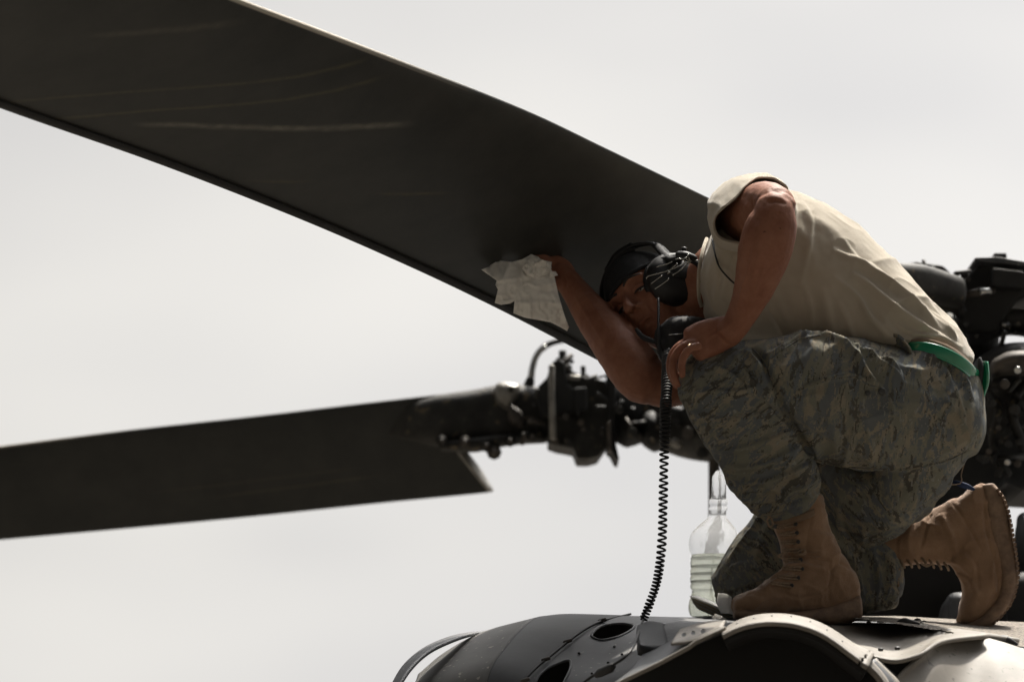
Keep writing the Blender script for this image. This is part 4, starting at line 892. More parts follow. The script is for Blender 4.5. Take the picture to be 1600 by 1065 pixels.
midr = [(1204, 277, -.13), (1180, 274, -.15), (1152, 279, -.18), (1127, 291, -.19), (1110, 310, -.19), (1106, 332, -.18), (1109, 354, -.17), (1120, 382, -.165), (1148, 396, -.17), (1190, 402, -.17), (1226, 384, -.155), (1246, 345, -.13), (1232, 298, -.11)]
opn = [(1210, 279, -.21), (1184, 278, -.26), (1166, 289, -.295), (1151, 308, -.305), (1131, 325, -.295), (1117, 339, -.275), (1115, 357, -.255), (1124, 372, -.25), (1150, 380, -.25), (1185, 380, -.235), (1215, 364, -.20), (1238, 330, -.17), (1228, 294, -.17)]
mid2 = [((a[0] + b[0]) / 2 + (c[0] * 0), (a[1] + b[1]) / 2, (a[2] + b[2]) / 2) for a, b, c in zip(midr, opn, opn)]
V, F = closed_loft([base, midr, opn], 6, 10, .004)
sc_ = np.mean(V, 0); dr = V - sc_; dr /= np.linalg.norm(dr, axis=1)[:, None]; WV = warp(V, .025, 9)
V = V + dr * (.0055 * (ridged(WV * np.array((20, 9, 20)), 24, 3) - .2) + .0022 * ridged(WV * np.array((45, 20, 45)), 25, 3) + .0012 * vnoise(V * 50, 21))[:, None]
new_obj('sleeve', V, F, M['shirt'], man)
part('sleeve_hem', tube(crom([P(*p) for p in opn + opn[:1]], 5), .0014, n=8, sub=1), 'shirt', man)
part('collar', tube(crom([P(*p) for p in [(1096, 478, .0), (1092, 462, -.06), (1092, 425, -.09), (1098, 392, -.07), (1104, 374, 0), (1104, 380, .06), (1100, 430, .09), (1096, 470, .06), (1096, 478, 0)]], 4), .0042, n=10, sub=1, flat=.7), 'shirt', man)
part('neck_cord', ptube([(1113, 374, -.10), (1117, 395, -.145), (1124, 417, -.17), (1140, 436, -.195), (1152, 446, -.20)], .0020, n=8, sub=4), 'black', man)

# ---- trousers
tr = Acc()
tr.add(*eloft([(1398, 556, 1512, 578, 0, .168), (1392, 600, 1531, 598, 0, .182), (1388, 640, 1536, 630, 0, .188), (1382, 680, 1531, 662, 0, .186), (1362, 730, 1512, 714, 0, .172), (1340, 780, 1480, 758, .02, .14), (1340, 815, 1424, 800, .05, .10)], n=44, sub=5, p=2.3, dome=.2))
tr.add(*eloft([(1078, 640, 1084, 558, -.235, .055), (1100, 665, 1112, 543, -.232, .078), (1140, 685, 1150, 532, -.225, .09), (1190, 698, 1196, 526, -.215, .098), (1250, 710, 1268, 517, -.20, .106), (1310, 728, 1335, 527, -.175, .115), (1390, 740, 1398, 545, -.14, .125), (1468, 738, 1455, 556, -.10, .13), (1512, 715, 1502, 585, -.06, .125)], n=44, sub=5, p=2.25))
tr.add(*eloft([(1072, 575, 1160, 548, -.235, .055), (1066, 600, 1200, 580, -.238, .078), (1070, 640, 1222, 632, -.236, .088), (1092, 684, 1246, 672, -.23, .09), (1126, 732, 1270, 716, -.22, .084), (1160, 776, 1283, 752, -.205, .078), (1190, 804, 1281, 780, -.19, .068), (1205, 815, 1268, 800, -.185, .05)], n=40, sub=5, p=2.2, dome=.3))
tr.add(*eloft([(1350, 640, 1450, 800, .07, .11), (1255, 712, 1350, 858, .09, .10), (1190, 786, 1275, 908, .105, .088), (1136, 862, 1214, 954, .115, .076), (1116, 905, 1170, 960, .12, .058), (1120, 932, 1138, 952, .12, .03)], n=40, sub=5, p=2.2))
tr.add(*eloft([(1140, 880, 1140, 962, .12, .055), (1230, 845, 1230, 964, .115, .07), (1310, 835, 1312, 962, .125, .07), (1362, 836, 1368, 955, .14, .064), (1392, 846, 1395, 946, .15, .058), (1402, 866, 1400, 930, .15, .045)], n=36, sub=5, p=2.3, dome=.3))
tr.add(*eloft([(1300, 720, 1360, 850, .03, .1), (1370, 720, 1400, 835, .02, .13), (1440, 690, 1480, 770, 0, .15)], n=30, sub=4))
V, F = remesh(tr, .0040, 5)
N = vnormals(V, F); Q = proj(V); D = np.zeros(len(V))
nearm = np.clip((.02 - V[:, 1]) * 30, 0, 1); farm = np.clip((V[:, 1] + .05) * 20, 0, 1); one = np.ones(len(V))
# crease between calf and thigh, seams
fold(D, Q, N, [(1172, 540), (1190, 558), (1206, 592), (1224, 636), (1246, 676), (1268, 712)], -.016, 5, nearm, 1, ends=.12)
fold(D, Q, N, [(1180, 590), (1196, 632), (1218, 676), (1240, 705)], .006, 8, nearm, .5)
FT = [([(1162, 545), (1174, 556), (1188, 578), (1200, 600)], .008, 5, .4), ([(1200, 575), (1196, 560), (1208, 548), (1232, 538)], .006, 5, .4),
      ([(1212, 590), (1200, 563), (1222, 545), (1248, 528), (1280, 524), (1306, 532), (1330, 548), (1346, 570)], .007, 5, .4),
      ([(1250, 606), (1290, 592), (1330, 586), (1356, 598), (1372, 604)], .008, 5, .35),
      ([(1336, 536), (1346, 566), (1362, 590), (1378, 606)], .008, 6, .4), ([(1352, 540), (1368, 562), (1392, 578), (1416, 600)], .006, 6, .4),
      ([(1376, 560), (1396, 572), (1412, 590)], .006, 5, .4), ([(1420, 552), (1450, 562), (1478, 585), (1486, 612)], .006, 6, .4),
      ([(1440, 548), (1475, 562), (1504, 590), (1520, 626)], .005, 5, .4), ([(1484, 612), (1478, 630), (1500, 660), (1516, 690)], .008, 5, .35),
      ([(1372, 604), (1384, 616), (1394, 640), (1390, 664)], .006, 5, .4), ([(1260, 640), (1270, 680), (1280, 715)], .004, 9, .5),
      ([(1300, 640), (1304, 680), (1312, 715)], .004, 8, .6), ([(1350, 660), (1362, 700), (1360, 728)], .004, 8, .6), ([(1450, 660), (1460, 690), (1456, 715)], .003, 8, .6),
      ([(1085, 640), (1120, 655), (1170, 650), (1210, 640)], .004, 6, .5), ([(1080, 620), (1110, 610), (1150, 612), (1190, 600)], .005, 7, .4),
      ([(1100, 690), (1140, 700), (1190, 690), (1235, 672)], .006, 7, .4), ([(1112, 712), (1160, 728), (1210, 716), (1255, 692)], .006, 6, .4),
      ([(1140, 742), (1180, 750), (1220, 742), (1268, 722)], .007, 6, .4), ([(1155, 766), (1200, 776), (1240, 764), (1280, 744)], .007, 6, .4),
      ([(1180, 788), (1215, 792), (1250, 782), (1280, 766)], .007, 5, .4), ([(1196, 752), (1216, 764), (1232, 786)], .006, 5, .5), ([(1230, 730), (1250, 748), (1256, 774)], .005, 5, .5),
      ([(1116, 570), (1140, 582), (1160, 600)], .006, 6, .4), ([(1098, 572), (1100, 600), (1092, 630)], .004, 7, .5), ([(1150, 556), (1165, 580), (1180, 600)], .006, 5, .4)]
for l_, a_, w_, s_ in FT: fold(D, Q, N, l_, a_ * 1.8, w_ * 1.15, nearm, s_ * .7)
FF = [([(1230, 790), (1200, 830), (1180, 880)], .006, 8, .5), ([(1280, 740), (1310, 790), (1320, 840)], .008, 8, .4), ([(1330, 740), (1345, 790), (1350, 840)], .008, 7, .4), ([(1370, 760), (1360, 800), (1350, 850)], .007, 6, .4),
      ([(1300, 840), (1330, 870), (1350, 930)], .008, 7, .4), ([(1340, 850), (1370, 880), (1372, 930)], .008, 7, .4), ([(1380, 860), (1392, 890), (1385, 930)], .006, 5, .4), ([(1130, 900), (1160, 880), (1200, 870)], .005, 6, .5),
      ([(1120, 930), (1150, 915), (1190, 905)], .005, 6, .5), ([(1400, 760), (1440, 770), (1480, 750)], .005, 7, .5), ([(1390, 800), (1420, 790), (1450, 775)], .004, 6, .5)]
for l_, a_, w_, s_ in FF: fold(D, Q, N, l_, a_ * 2.0, w_, farm, s_ * .8)
# sewn seams
for l_ in ([(1262, 716), (1320, 728), (1400, 733), (1470, 722), (1516, 702)], [(1356, 528), (1344, 560), (1372, 606)], [(1210, 616), (1262, 616)], [(1500, 600), (1486, 640), (1512, 690)]):
    fold(D, Q, N, l_, -.004, 1.6, nearm, 1, ends=.05); fold(D, Q, N, [(a, b - 3) for a, b in l_], .0022, 2.2, nearm, 1, ends=.05)
# cargo pocket: raised panel with its flap
def raised(poly, h, edge, msk):
    global D
    d, s, t = pdist(Q, poly, True); ins = inpoly(Q[:, 0], Q[:, 1], poly); D += np.where(ins, h * np.clip(d / edge, 0, 1), 0) * msk * np.clip(-N[:, 1] * 2 + .3, 0, 1)
raised([(1204, 562), (1222, 548), (1250, 532), (1290, 523), (1330, 536), (1350, 572), (1372, 604), (1330, 588), (1290, 594), (1256, 606), (1232, 612)], .0055, 2.2, nearm)
raised([(1238, 612), (1290, 600), (1335, 594), (1376, 612), (1388, 660), (1372, 674), (1320, 680), (1262, 700), (1240, 660)], .0028, 2.2, nearm)
raised([(1488, 590), (1506, 640), (1512, 676), (1500, 680), (1482, 630), (1476, 612)], .003, 2.2, nearm)
WV = warp(V, .035, 7)
lum = np.clip((1530 - Q[:, 0]) / 50, .15, 1)
D += lum * (.0075 * (ridged(WV * np.array((8, 8, 8)), 35, 5) - .2) + .0032 * (ridged(WV * np.array((15, 15, 15)), 36, 4) - .2) + .0012 * ridged(WV * 34, 37, 3))
D += .0045 * vnoise(V * 8, 31) + .0016 * vnoise(V * 20, 32) + .0006 * vnoise(V * 46, 33) + .0003 * vnoise(V * 110, 34)
Vt = V + N * D[:, None]
# camo coordinates: along / across each limb so that the stripes run round it
bones = [((1090, 600), (1270, 830), -.21), ((1110, 600), (1530, 650), -.15), ((1430, 690), (1140, 900), .1), ((1150, 920), (1400, 890), .13)]
best = np.full(len(V), 1e9); cc = np.zeros((len(V), 3))
for bi, (a, b, Y) in enumerate(bones):
    d, s, t = pdist(Q, [a, b]); dd = d * SPAN / 1600 + np.abs(V[:, 1] - Y) * .9 - (0.01 if bi == 0 else 0); m = dd < best
    L_ = math.hypot(b[0] - a[0], b[1] - a[1]) * SPAN / 1600; ax = np.array((b[0] - a[0], b[1] - a[1]), float); ax /= np.hypot(*ax)
    w = (Q - np.array(a)) * SPAN / 1600
    c_ = np.stack([w @ ax + bi * 3.7, w @ np.array((-ax[1], ax[0])) + bi * 1.3, V[:, 1]], 1)
    cc[m] = c_[m]; best[m] = dd[m]
trousers = qobj('trousers', Vt, F, M['camo'], man, attrs={'camo': cc})
bt = BVHTree.FromPolygons([Vector(v) for v in Vt], [tuple(map(int, f)) for f in F])
def on(px, py, lift, b=bt):
    c = Vector(cam.location); d = (Vector(P(px, py, 0)) - c).normalized(); h = b.ray_cast(c, d)
    return np.array(h[0] - d * lift) if h[0] is not None else P(px, py, -.2)
# turned-up waist flap, buttons, seam welts
fl = [[(1372, 522, -.15), (1378, 516, -.16), (1384, 520, -.165)], [(1392, 536, -.165), (1402, 524, -.185), (1408, 532, -.19)], [(1408, 556, -.165), (1420, 544, -.20), (1424, 552, -.205)], [(1410, 580, -.16), (1424, 570, -.20), (1420, 584, -.205)]]
V, F = sheet(fl, .003, 6, 5); new_obj('waist_flap', V, F, M['camo'], man, attrs={'camo': V * 1.0})
for px, py, r in ((1378, 611, .0085), (1356, 614, .006)):
    p = on(px, py, .002); part('button', tube([p + A3(0, .004, 0), p + A3(0, -.003, 0)], [r, r * .9], n=16, sub=1, dome=.3), 'dirty', man)
for l_ in ([(1250, 608), (1292, 595), (1332, 589), (1356, 600), (1374, 606)], [(1262, 717), (1320, 729), (1400, 734), (1470, 723), (1514, 703)], [(1176, 545), (1192, 562), (1206, 594)], [(1206, 560), (1222, 547), (1250, 530), (1282, 523)]):
    w = crom(np.array(l_, float), 8); p = [on(a, b, .0006) for a, b in w]; V, F = tube(p, .0017, n=6, sub=1); new_obj('seam_welt', V, F, M['camo'], man, attrs={'camo': V * 1.0})
V, F = ptube([(1516, 700, -.02), (1508, 720, .0), (1502, 740, .01), (1500, 755, .0), (1470, 757, -.02)], .0012, n=6, sub=4); new_obj('loose_thread', V, F, M['lace'], man)
part('waistband', sheet([[(1396, 541, -.12), (1420, 531, -.172), (1450, 529, -.182), (1485, 540, -.178), (1512, 560, -.14), (1528, 580, -.06), (1532, 590, .05)],
                         [(1400, 556, -.125), (1424, 549, -.178), (1452, 547, -.188), (1484, 558, -.184), (1508, 576, -.145), (1524, 596, -.06), (1528, 602, .05)]], .005, 3, 6), 'shirt', man, attrs=None).data.materials[0] = M['nylon']
# reflective belt
def strap(path, w, th, wdir):
    C = crom(np.array(path, float), 6); T = np.gradient(C, axis=0); T /= np.linalg.norm(T, axis=1)[:, None]
    wd = np.array([unit(np.array(wdir) - t * np.dot(wdir, t)) for t in T]); n = np.cross(T, wd)
    return tube_rings(C, wd * w / 2, n * th / 2, 16, 3.2, dome=.3)
bp_ = [P(1404, 545, -.135), P(1424, 543, -.178), P(1450, 545, -.196), P(1476, 553, -.198), P(1500, 566, -.182), P(1518, 581, -.145), P(1530, 595, -.08), P(1538, 604, -.0), P(1536, 606, .08), P(1500, 590, .18), P(1440, 560, .2)]
part('reflective_belt', strap(bp_, .027, .008, (.35, 0, .93)), 'belt', man)
part('belt_piping', tube(crom(np.array([p + A3(-.003, -.004, -.0115) for p in bp_[:8]]), 5), .0022, n=8, sub=1), 'belt', man)
part('belt_buckle', ptube([(1531, 560, -.10), (1532, 575, -.105), (1530, 598, -.10), (1527, 614, -.09)], [.004, .007, .007, .004], n=10, sub=3, flat=1), 'black', man)
part('belt_tail', sheet([[(1532, 563, -.09), (1532, 580, -.095), (1531, 600, -.09), (1530, 618, -.08)], [(1541, 564, -.105), (1543, 582, -.11), (1542, 600, -.105), (1535, 620, -.09)]], .006, 4, 5), 'belt', man)

# ---- boots
def boot(name, label, shaft, foot, sole, seams, msk, smooth=4):
    root = bpy.data.objects.new(name, None); COL.objects.link(root); root.parent = man; root['label'] = label
    a = Acc(); a.add(*eloft(shaft, n=36, sub=5, p=2.2, dome=.15)); a.add(*eloft(foot, n=36, sub=5, p=2.3, dome=.5))
    V, F = remesh(a, .0032, smooth); N = vnormals(V, F); Q = proj(V); D = np.zeros(len(V))
    for l_, amp, w in seams: fold(D, Q, N, l_, amp, w, np.ones(len(V)), .6, ends=.1)
    D += .0030 * (ridged(warp(V, .02, 14) * 26, 45, 3) - .2) + .0022 * vnoise(V * 22, 41) + .0011 * vnoise(V * 60, 42) + .0006 * vnoise(V * 130, 43)
    o = qobj('boot_upper', V + N * D[:, None], F, M['suede'], root)
    s = Acc(); s.add(*eloft(sole, n=30, sub=5, p=3.0, dome=.2)); V2, F2 = remesh(s, .0035, 2); V2 = V2 + vnormals(V2, F2) * (.0006 * vnoise(V2 * 90, 44))[:, None]
    qobj('sole', V2, F2, M['sole'], root)
    return root, BVHTree.FromPolygons([Vector(v) for v in V + N * D[:, None]], [tuple(map(int, f)) for f in F])
b1, bb1 = boot('boot', 'tan combat boot standing flat on the roof under the raised knee',
    [(1203, 800, 1284, 772, -.175, .046), (1211, 826, 1294, 812, -.172, .044), (1218, 852, 1304, 842, -.168, .042), (1224, 880, 1316, 866, -.16, .042), (1236, 905, 1326, 890, -.155, .04)],
    [(1338, 946, 1332, 888, -.145, .028), (1322, 952, 1314, 862, -.15, .036), (1290, 956, 1286, 858, -.158, .040), (1255, 957, 1246, 868, -.17, .043), (1222, 958, 1216, 890, -.185, .045), (1192, 959, 1188, 914, -.20, .047), (1166, 960, 1163, 924, -.21, .045), (1150, 960, 1149, 932, -.215, .034)],
    [(1345, 966, 1342, 928, -.145, .032), (1320, 975, 1318, 938, -.15, .038), (1290, 975, 1290, 948, -.158, .040), (1250, 972, 1250, 955, -.172, .046), (1210, 972, 1210, 956, -.19, .051), (1170, 971, 1170, 954, -.208, .05), (1147, 966, 1147, 952, -.216, .038)],
    [([(1338, 892), (1312, 880), (1298, 900), (1296, 940)], -.003, 2.5), ([(1296, 880), (1300, 905), (1280, 928), (1240, 932), (1225, 922)], -.003, 2.5), ([(1272, 790), (1264, 830), (1262, 862), (1300, 858)], -.0025, 2.5),
     ([(1225, 872), (1260, 870), (1300, 876)], -.006, 4), ([(1222, 884), (1255, 882), (1290, 890)], .005, 5), ([(1224, 858), (1250, 856), (1290, 862)], .004, 5), ([(1195, 920), (1215, 905), (1240, 896)], .005, 4), ([(1170, 930), (1190, 936), (1220, 930)], .003, 5),
     ([(1250, 810), (1270, 830), (1304, 838)], .003, 6), ([(1241, 815), (1240, 850), (1242, 880)], -.003, 2.5)], None)
b2_, bb2 = boot('boot', 'tan combat boot resting on its toe with the sole turned back',
    [(1356, 838, 1366, 920, .15, .044), (1376, 834, 1384, 890, .152, .044), (1405, 822, 1414, 884, .155, .043), (1440, 804, 1452, 878, .158, .043), (1476, 785, 1492, 880, .16, .042), (1505, 775, 1530, 860, .16, .038)],
    [(1506, 772, 1543, 762, .16, .030), (1480, 796, 1556, 790, .16, .038), (1470, 835, 1562, 826, .16, .041), (1480, 872, 1570, 862, .16, .044), (1498, 904, 1574, 900, .16, .047), (1504, 928, 1566, 934, .158, .048), (1498, 950, 1548, 960, .155, .045), (1494, 966, 1524, 974, .153, .034)],
    [(1531, 760, 1553, 756, .16, .030), (1534, 782, 1568, 776, .16, .036), (1538, 812, 1577, 808, .16, .038), (1543, 842, 1582, 838, .16, .036), (1555, 876, 1588, 872, .16, .040), (1560, 908, 1589, 908, .16, .048), (1552, 938, 1578, 944, .158, .051), (1530, 962, 1552, 974, .155, .050), (1506, 975, 1524, 985, .153, .042), (1494, 970, 1500, 982, .153, .03)],
    [([(1482, 780), (1500, 800), (1518, 830), (1536, 862)], -.003, 2.5), ([(1455, 800), (1446, 830), (1440, 856)], -.004, 3), ([(1408, 822), (1402, 850), (1404, 884)], -.003, 3), ([(1425, 812), (1420, 850), (1428, 876)], .004, 6), ([(1470, 800), (1488, 840), (1498, 880)], .004, 6),
     ([(1478, 870), (1500, 880), (1520, 900)], .006, 5), ([(1490, 895), (1515, 905), (1530, 930)], .004, 5), ([(1500, 850), (1525, 880), (1530, 920)], -.003, 3), ([(1538, 780), (1542, 830), (1556, 880), (1560, 920), (1540, 950)], -.0035, 3)], None)
def bon(b, px, py, lift): return on(px, py, lift, b)
# laces across the instep, hooks, hanging lace ends
for (x0, y0), (x1, y1) in zip([(1214, 822), (1217, 834), (1220, 846), (1222, 858), (1224, 872), (1222, 886), (1214, 899), (1204, 909)], [(1242, 818), (1244, 832), (1246, 846), (1248, 860), (1250, 874), (1252, 888), (1246, 902), (1236, 914)]):
    for k in (0, 1):
        a, b = (x0, y0 + 2.5 * k), (x1, y1 + 5 * (k - .5)); p = [bon(bb1, a[0] + (b[0] - a[0]) * t, a[1] + (b[1] - a[1]) * t, .0035) for t in np.linspace(.04, 1, 6)]
        part('lace', tube(p, .0026, n=6, sub=2), 'lace', b1)
    p = bon(bb1, x1 + 1, y1, .001); part('lace_hook', tube([p + A3(0, .002, 0), p + A3(0, -.004, 0)], [.0048, .0040], n=10, sub=1), 'seal', b1)
for pts in ([(1204, 806), (1199, 812), (1202, 822), (1208, 818), (1204, 808)], [(1215, 800), (1206, 800), (1200, 806)], [(1232, 862), (1224, 864), (1216, 868), (1222, 872)], [(1246, 862), (1256, 858), (1258, 864), (1248, 866)], [(1236, 900), (1226, 900), (1220, 908), (1230, 912)]):
    part('lace_end', ptube([(a, b, -.222) for a, b in pts], .0021, n=6, sub=4), 'lace', b1)
part('shaft_top', closed_loft([[(1203 + 38 + 42 * math.cos(a), 792 + 14 * math.sin(a) - 10 * math.cos(a), -.178 + .05 * -math.sin(a)) for a in np.linspace(0, 6.283, 16, endpoint=False)], [(1203 + 39 + 43 * math.cos(a), 802 + 14 * math.sin(a) - 10 * math.cos(a), -.178 + .05 * -math.sin(a)) for a in np.linspace(0, 6.283, 16, endpoint=False)]], 3, 3, .004), 'nylon', b1)
for k in range(9):
    x = 1386 + k * 11.5; y = 886 - 5 * math.sin(k * .55) - (5 if k > 4 else 0); p = P(x, y, .125)
    part('lace', tube([p + A3(-.004, 0, .010), p + A3(.002, -.012, .0), p + A3(.006, 0, -.006)], .0028, n=6, sub=4), 'lace', b2_)
for pts in ([(1392, 884), (1394, 896), (1402, 906), (1404, 915)], [(1384, 886), (1378, 896), (1384, 906), (1378, 914)], [(1404, 904), (1400, 895), (1406, 888)], [(1440, 880), (1448, 884), (1456, 880)]):
    part('lace_end', ptube([(a, b, .10) for a, b in pts], .0022, n=6, sub=4), 'lace', b2_)
# heel block edge and tread lugs of the upturned sole
def sy(t): return crom([[1556, 758], [1571, 780], [1579, 808], [1584, 838], [1590, 872], [1591, 908], [1579, 944], [1553, 974], [1526, 985]], 10)
ln = sy(0); cum = np.concatenate([[0], np.cumsum(np.hypot(*np.diff(ln, axis=0).T))])
for k, s_ in enumerate(np.arange(8, cum[-1] - 6, 7.5)):
    x, y = np.interp(s_, cum, ln[:, 0]), np.interp(s_, cum, ln[:, 1]); x2, y2 = np.interp(s_ + 2, cum, ln[:, 0]), np.interp(s_ + 2, cum, ln[:, 1]); t_ = unit(A3(x2 - x, y2 - y)); nx, ny = t_[1], -t_[0]
    if nx < 0: nx, ny = -nx, -ny
    w_ = 3.0 + random.uniform(-.4, .4); dp = 2.6 + random.uniform(-1, 1)
    for q, (ya, yb_) in enumerate(((.118, .146), (.150, .175), (.18, .203))):
        pl = [(x - t_[0] * w_ - nx * 3, y - t_[1] * w_ - ny * 3), (x + t_[0] * w_ - nx * 3, y + t_[1] * w_ - ny * 3), (x + t_[0] * w_ * .8 + nx * dp * .6, y + t_[1] * w_ * .8 + ny * dp * .6), (x - t_[0] * w_ * .8 + nx * dp * .6, y - t_[1] * w_ * .8 + ny * dp * .6)]
        o = part('tread_lug', prism(pl, ya, yb_), 'sole', b2_, smooth=False)
part('ring', ptube([(1071, 545, -.326), (1075, 541, -.332), (1080, 537, -.322)], .0022, n=8, sub=3), 'ring', man)
part('blue_rag', ptube([(1490, 752, .05), (1500, 756, .04), (1512, 760, .05), (1522, 764, .06)], [.003, .006, .006, .003], n=12, sub=3, flat=.6), 'blue', man)

# ================================================================== headset
hs = empty('headset', 'black flight-line headset with wire guards and noise muff on the man\'s head', 'headset')
cup = P(1057, 438, .03); ax = unit(A3(.34, -.86, .34))
e1 = unit(np.cross(ax, (0, 1, 0))); e1 = unit(np.cross((0, 0, 1), ax)); e2 = np.cross(ax, e1)
def disc(c, prof, sx=1., sy=1., n=40):
    C = [c + ax * h for h, r in prof]; U = [e1 * r * sx for h, r in prof]; V_ = [e2 * r * sy for h, r in prof]; return tube_rings(C, U, V_, n, 2.3, cap=False)
part('ear_cushion', disc(cup, [(-.035, .050), (-.032, .058), (-.02, .061), (-.008, .058), (-.006, .050)], 1.1, 1.0), 'foam', hs)
part('ear_cup', disc(cup, [(-.012, .050), (-.008, .059), (.004, .060), (.018, .056), (.028, .046), (.033, .030), (.034, .004)], 1.1, 1.0), 'black', hs)
part('cup_plate', disc(cup + e2 * .008, [(.030, .028), (.036, .027), (.038, .022), (.038, .004)], 1.1, .8), 'black', hs)
band = [H(.092, -.02, .045), H(.092, -.006, .085), H(.068, .0, .112), H(.03, .0, .131), H(-.02, .0, .132), H(-.068, .0, .111), H(-.094, 0, .07), H(-.096, 0, .02)]
part('headband', tube_rings(crom(band, 6), np.tile(hF * .014, (43, 1)), np.array([unit(np.cross(hF, t)) * .0045 for t in np.gradient(crom(band, 6), axis=0)]), 14, 3, dome=.3), 'black', hs)
part('crown_pad', tube(crom([H(.05, .004, .122), H(.01, .006, .134), H(-.03, .004, .129)], 5), .011, n=12, sub=1, flat=.6), 'foam', hs)
part('cup_yoke', tube(crom([H(.092, .0, .085), P(1046, 404, .0), P(1066, 402, -.03), P(1090, 412, -.03), P(1098, 430, -.03)], 6), .008, n=12, sub=1, flat=.7), 'foam', hs)
part('cup_pad', tube(crom([P(1024, 414, .02), P(1040, 406, .01), P(1064, 402, .0)], 5), [.009] * 11, n=12, sub=1), 'foam', hs)
# wire guards: thin springs fanning from the top pivot
hub = (1074, 402, -.075)
part('pivot_block', ptube([(1060, 398, -.04), (1072, 400, -.055), (1086, 404, -.05)], [.008, .010, .007], n=12, sub=3), 'black', hs)
part('pivot_tab', ptube([(1068, 398, -.03), (1069, 388, -.03)], .006, n=8, sub=1), 'black', hs)
for pts in ([(1076, 408), (1060, 416), (1040, 424), (1018, 430), (1012, 432), (1010, 435)], [(1050, 409), (1040, 413), (1026, 417)], [(1080, 408), (1070, 416), (1060, 424), (1051, 430)], [(1045, 436), (1036, 443), (1024, 451)], [(1034, 431), (1027, 436), (1018, 443)],
            [(1058, 412), (1051, 418), (1046, 422)], [(1072, 402), (1068, 406), (1074, 411), (1080, 408)], [(1056, 405), (1062, 404), (1068, 406)], [(1086, 407), (1090, 407), (1093, 408)], [(1076, 398), (1072, 404), (1078, 408), (1076, 402)]):
    part('wire_guard', ptube([(a, b, -.078 + abs(a - 1060) * .0008) for a, b in pts], .0013, n=6, sub=4), 'wire', hs)
for x, y, r in ((1044, 427, .0028), (1110, 398, .003), (1092, 441, .0022)): part('snap', ptube([(x, y, -.065 if x < 1100 else -.03), (x + 1.5, y - 1.5, -.07 if x < 1100 else -.035)], r, n=8, sub=1), 'wire', hs)
# noise muff and microphone in front of the throat
mf = Acc(); mf.add(*eloft([(1032, 508, 1036, 552, -.07, .03), (1048, 496, 1052, 562, -.08, .045), (1070, 494, 1072, 540, -.07, .05), (1092, 496, 1090, 528, -.05, .045), (1108, 500, 1104, 520, -.02, .03)], n=28, sub=4, p=2.6))
mf.add(*ptube([(1040, 540, -.09), (1062, 556, -.10)], [.024, .020], n=16)); V, F = remesh(mf, .004, 3); qobj('noise_muff', V, F, M['foam'], hs)
part('boom', ptube([(1029, 466, -.05), (1029, 490, -.075), (1029, 520, -.10), (1031, 545, -.11), (1034, 560, -.12)], [.0028, .0028, .003, .0034, .004], n=8, sub=4), 'black', hs)
part('chin_strap', ptube([(994, 514, -.035), (1004, 526, -.045), (1018, 532, -.055), (1032, 536, -.07)], [.004, .006, .006, .004], n=10, sub=4, flat=.6), 'black', hs)
part('strap_buckle', ptube([(1045, 544, -.135), (1050, 549, -.138), (1058, 550, -.135)], .0016, n=6, sub=3), 'wire', hs)
part('muff_edge', ptube([(1045, 523, -.135), (1066, 521, -.13)], .0008, n=6, sub=2), 'wire', hs)
# coiled cord hanging down to the roof
axis = crom([P(1043, 552, -.14), P(1042, 600, -.21), P(1040, 640, -.24), P(1038, 700, -.24), P(1036, 790, -.23), P(1034, 850, -.22), P(1027, 905, -.21), P(1014, 945, -.20), P(1005, 968, -.20)], 40)
cl = np.concatenate([[0], np.cumsum(np.linalg.norm(np.diff(axis, axis=0), axis=1))]); total = cl[-1]
turns = []; s_ = 0
ns = 2600; ss = np.linspace(0, total, ns); pos = np.stack([np.interp(ss, cl, axis[:, k]) for k in range(3)], 1)
yy = proj(pos)[:, 1]; pitch = np.interp(yy, [552, 660, 720, 800, 860, 900, 968], [.0062, .0075, .0128, .0136, .0110, .0078, .0066]) * (1 + .18 * vnoise(np.stack([ss * 25, ss * 0, ss * 0], 1), 77))
ph = np.cumsum(np.gradient(ss) / pitch) * 2 * math.pi
T = np.gradient(pos, axis=0); T /= np.linalg.norm(T, axis=1)[:, None]; U_ = np.cross(T, (0, 1, 0)); U_ /= np.linalg.norm(U_, axis=1)[:, None]; W_ = np.cross(T, U_)
rad = np.interp(yy, [552, 640, 720, 900, 968], [.0095, .0100, .0078, .0078, .0070]) * (1 + .08 * vnoise(np.stack([ss * 60, ss * 0 + 4, ss * 0], 1), 78))
coil = pos + (U_ * np.cos(ph)[:, None] + W_ * np.sin(ph)[:, None]) * rad[:, None]
part('coiled_cord', tube(coil, .0024, n=6, sub=1), 'black', hs)
tail = [P(1005, 968, -.22), P(1001, 978, -.42), P(997, 990, -.62), P(989, 1010, -.78), P(976, 1026, -.82), P(958, 1038, -.80), P(944, 1046, -.76), P(925, 1056, -.72), P(900, 1075, -.70)]
part('cord_tail', tube(tail, .0028, n=8, sub=6), 'black', hs)
part('cord_connector', ptube([(932, 1054, -.75), (938, 1050, -.76), (954, 1043, -.79), (958, 1040, -.80)], [.006, .009, .009, .006], n=12, sub=1), 'black', hs)

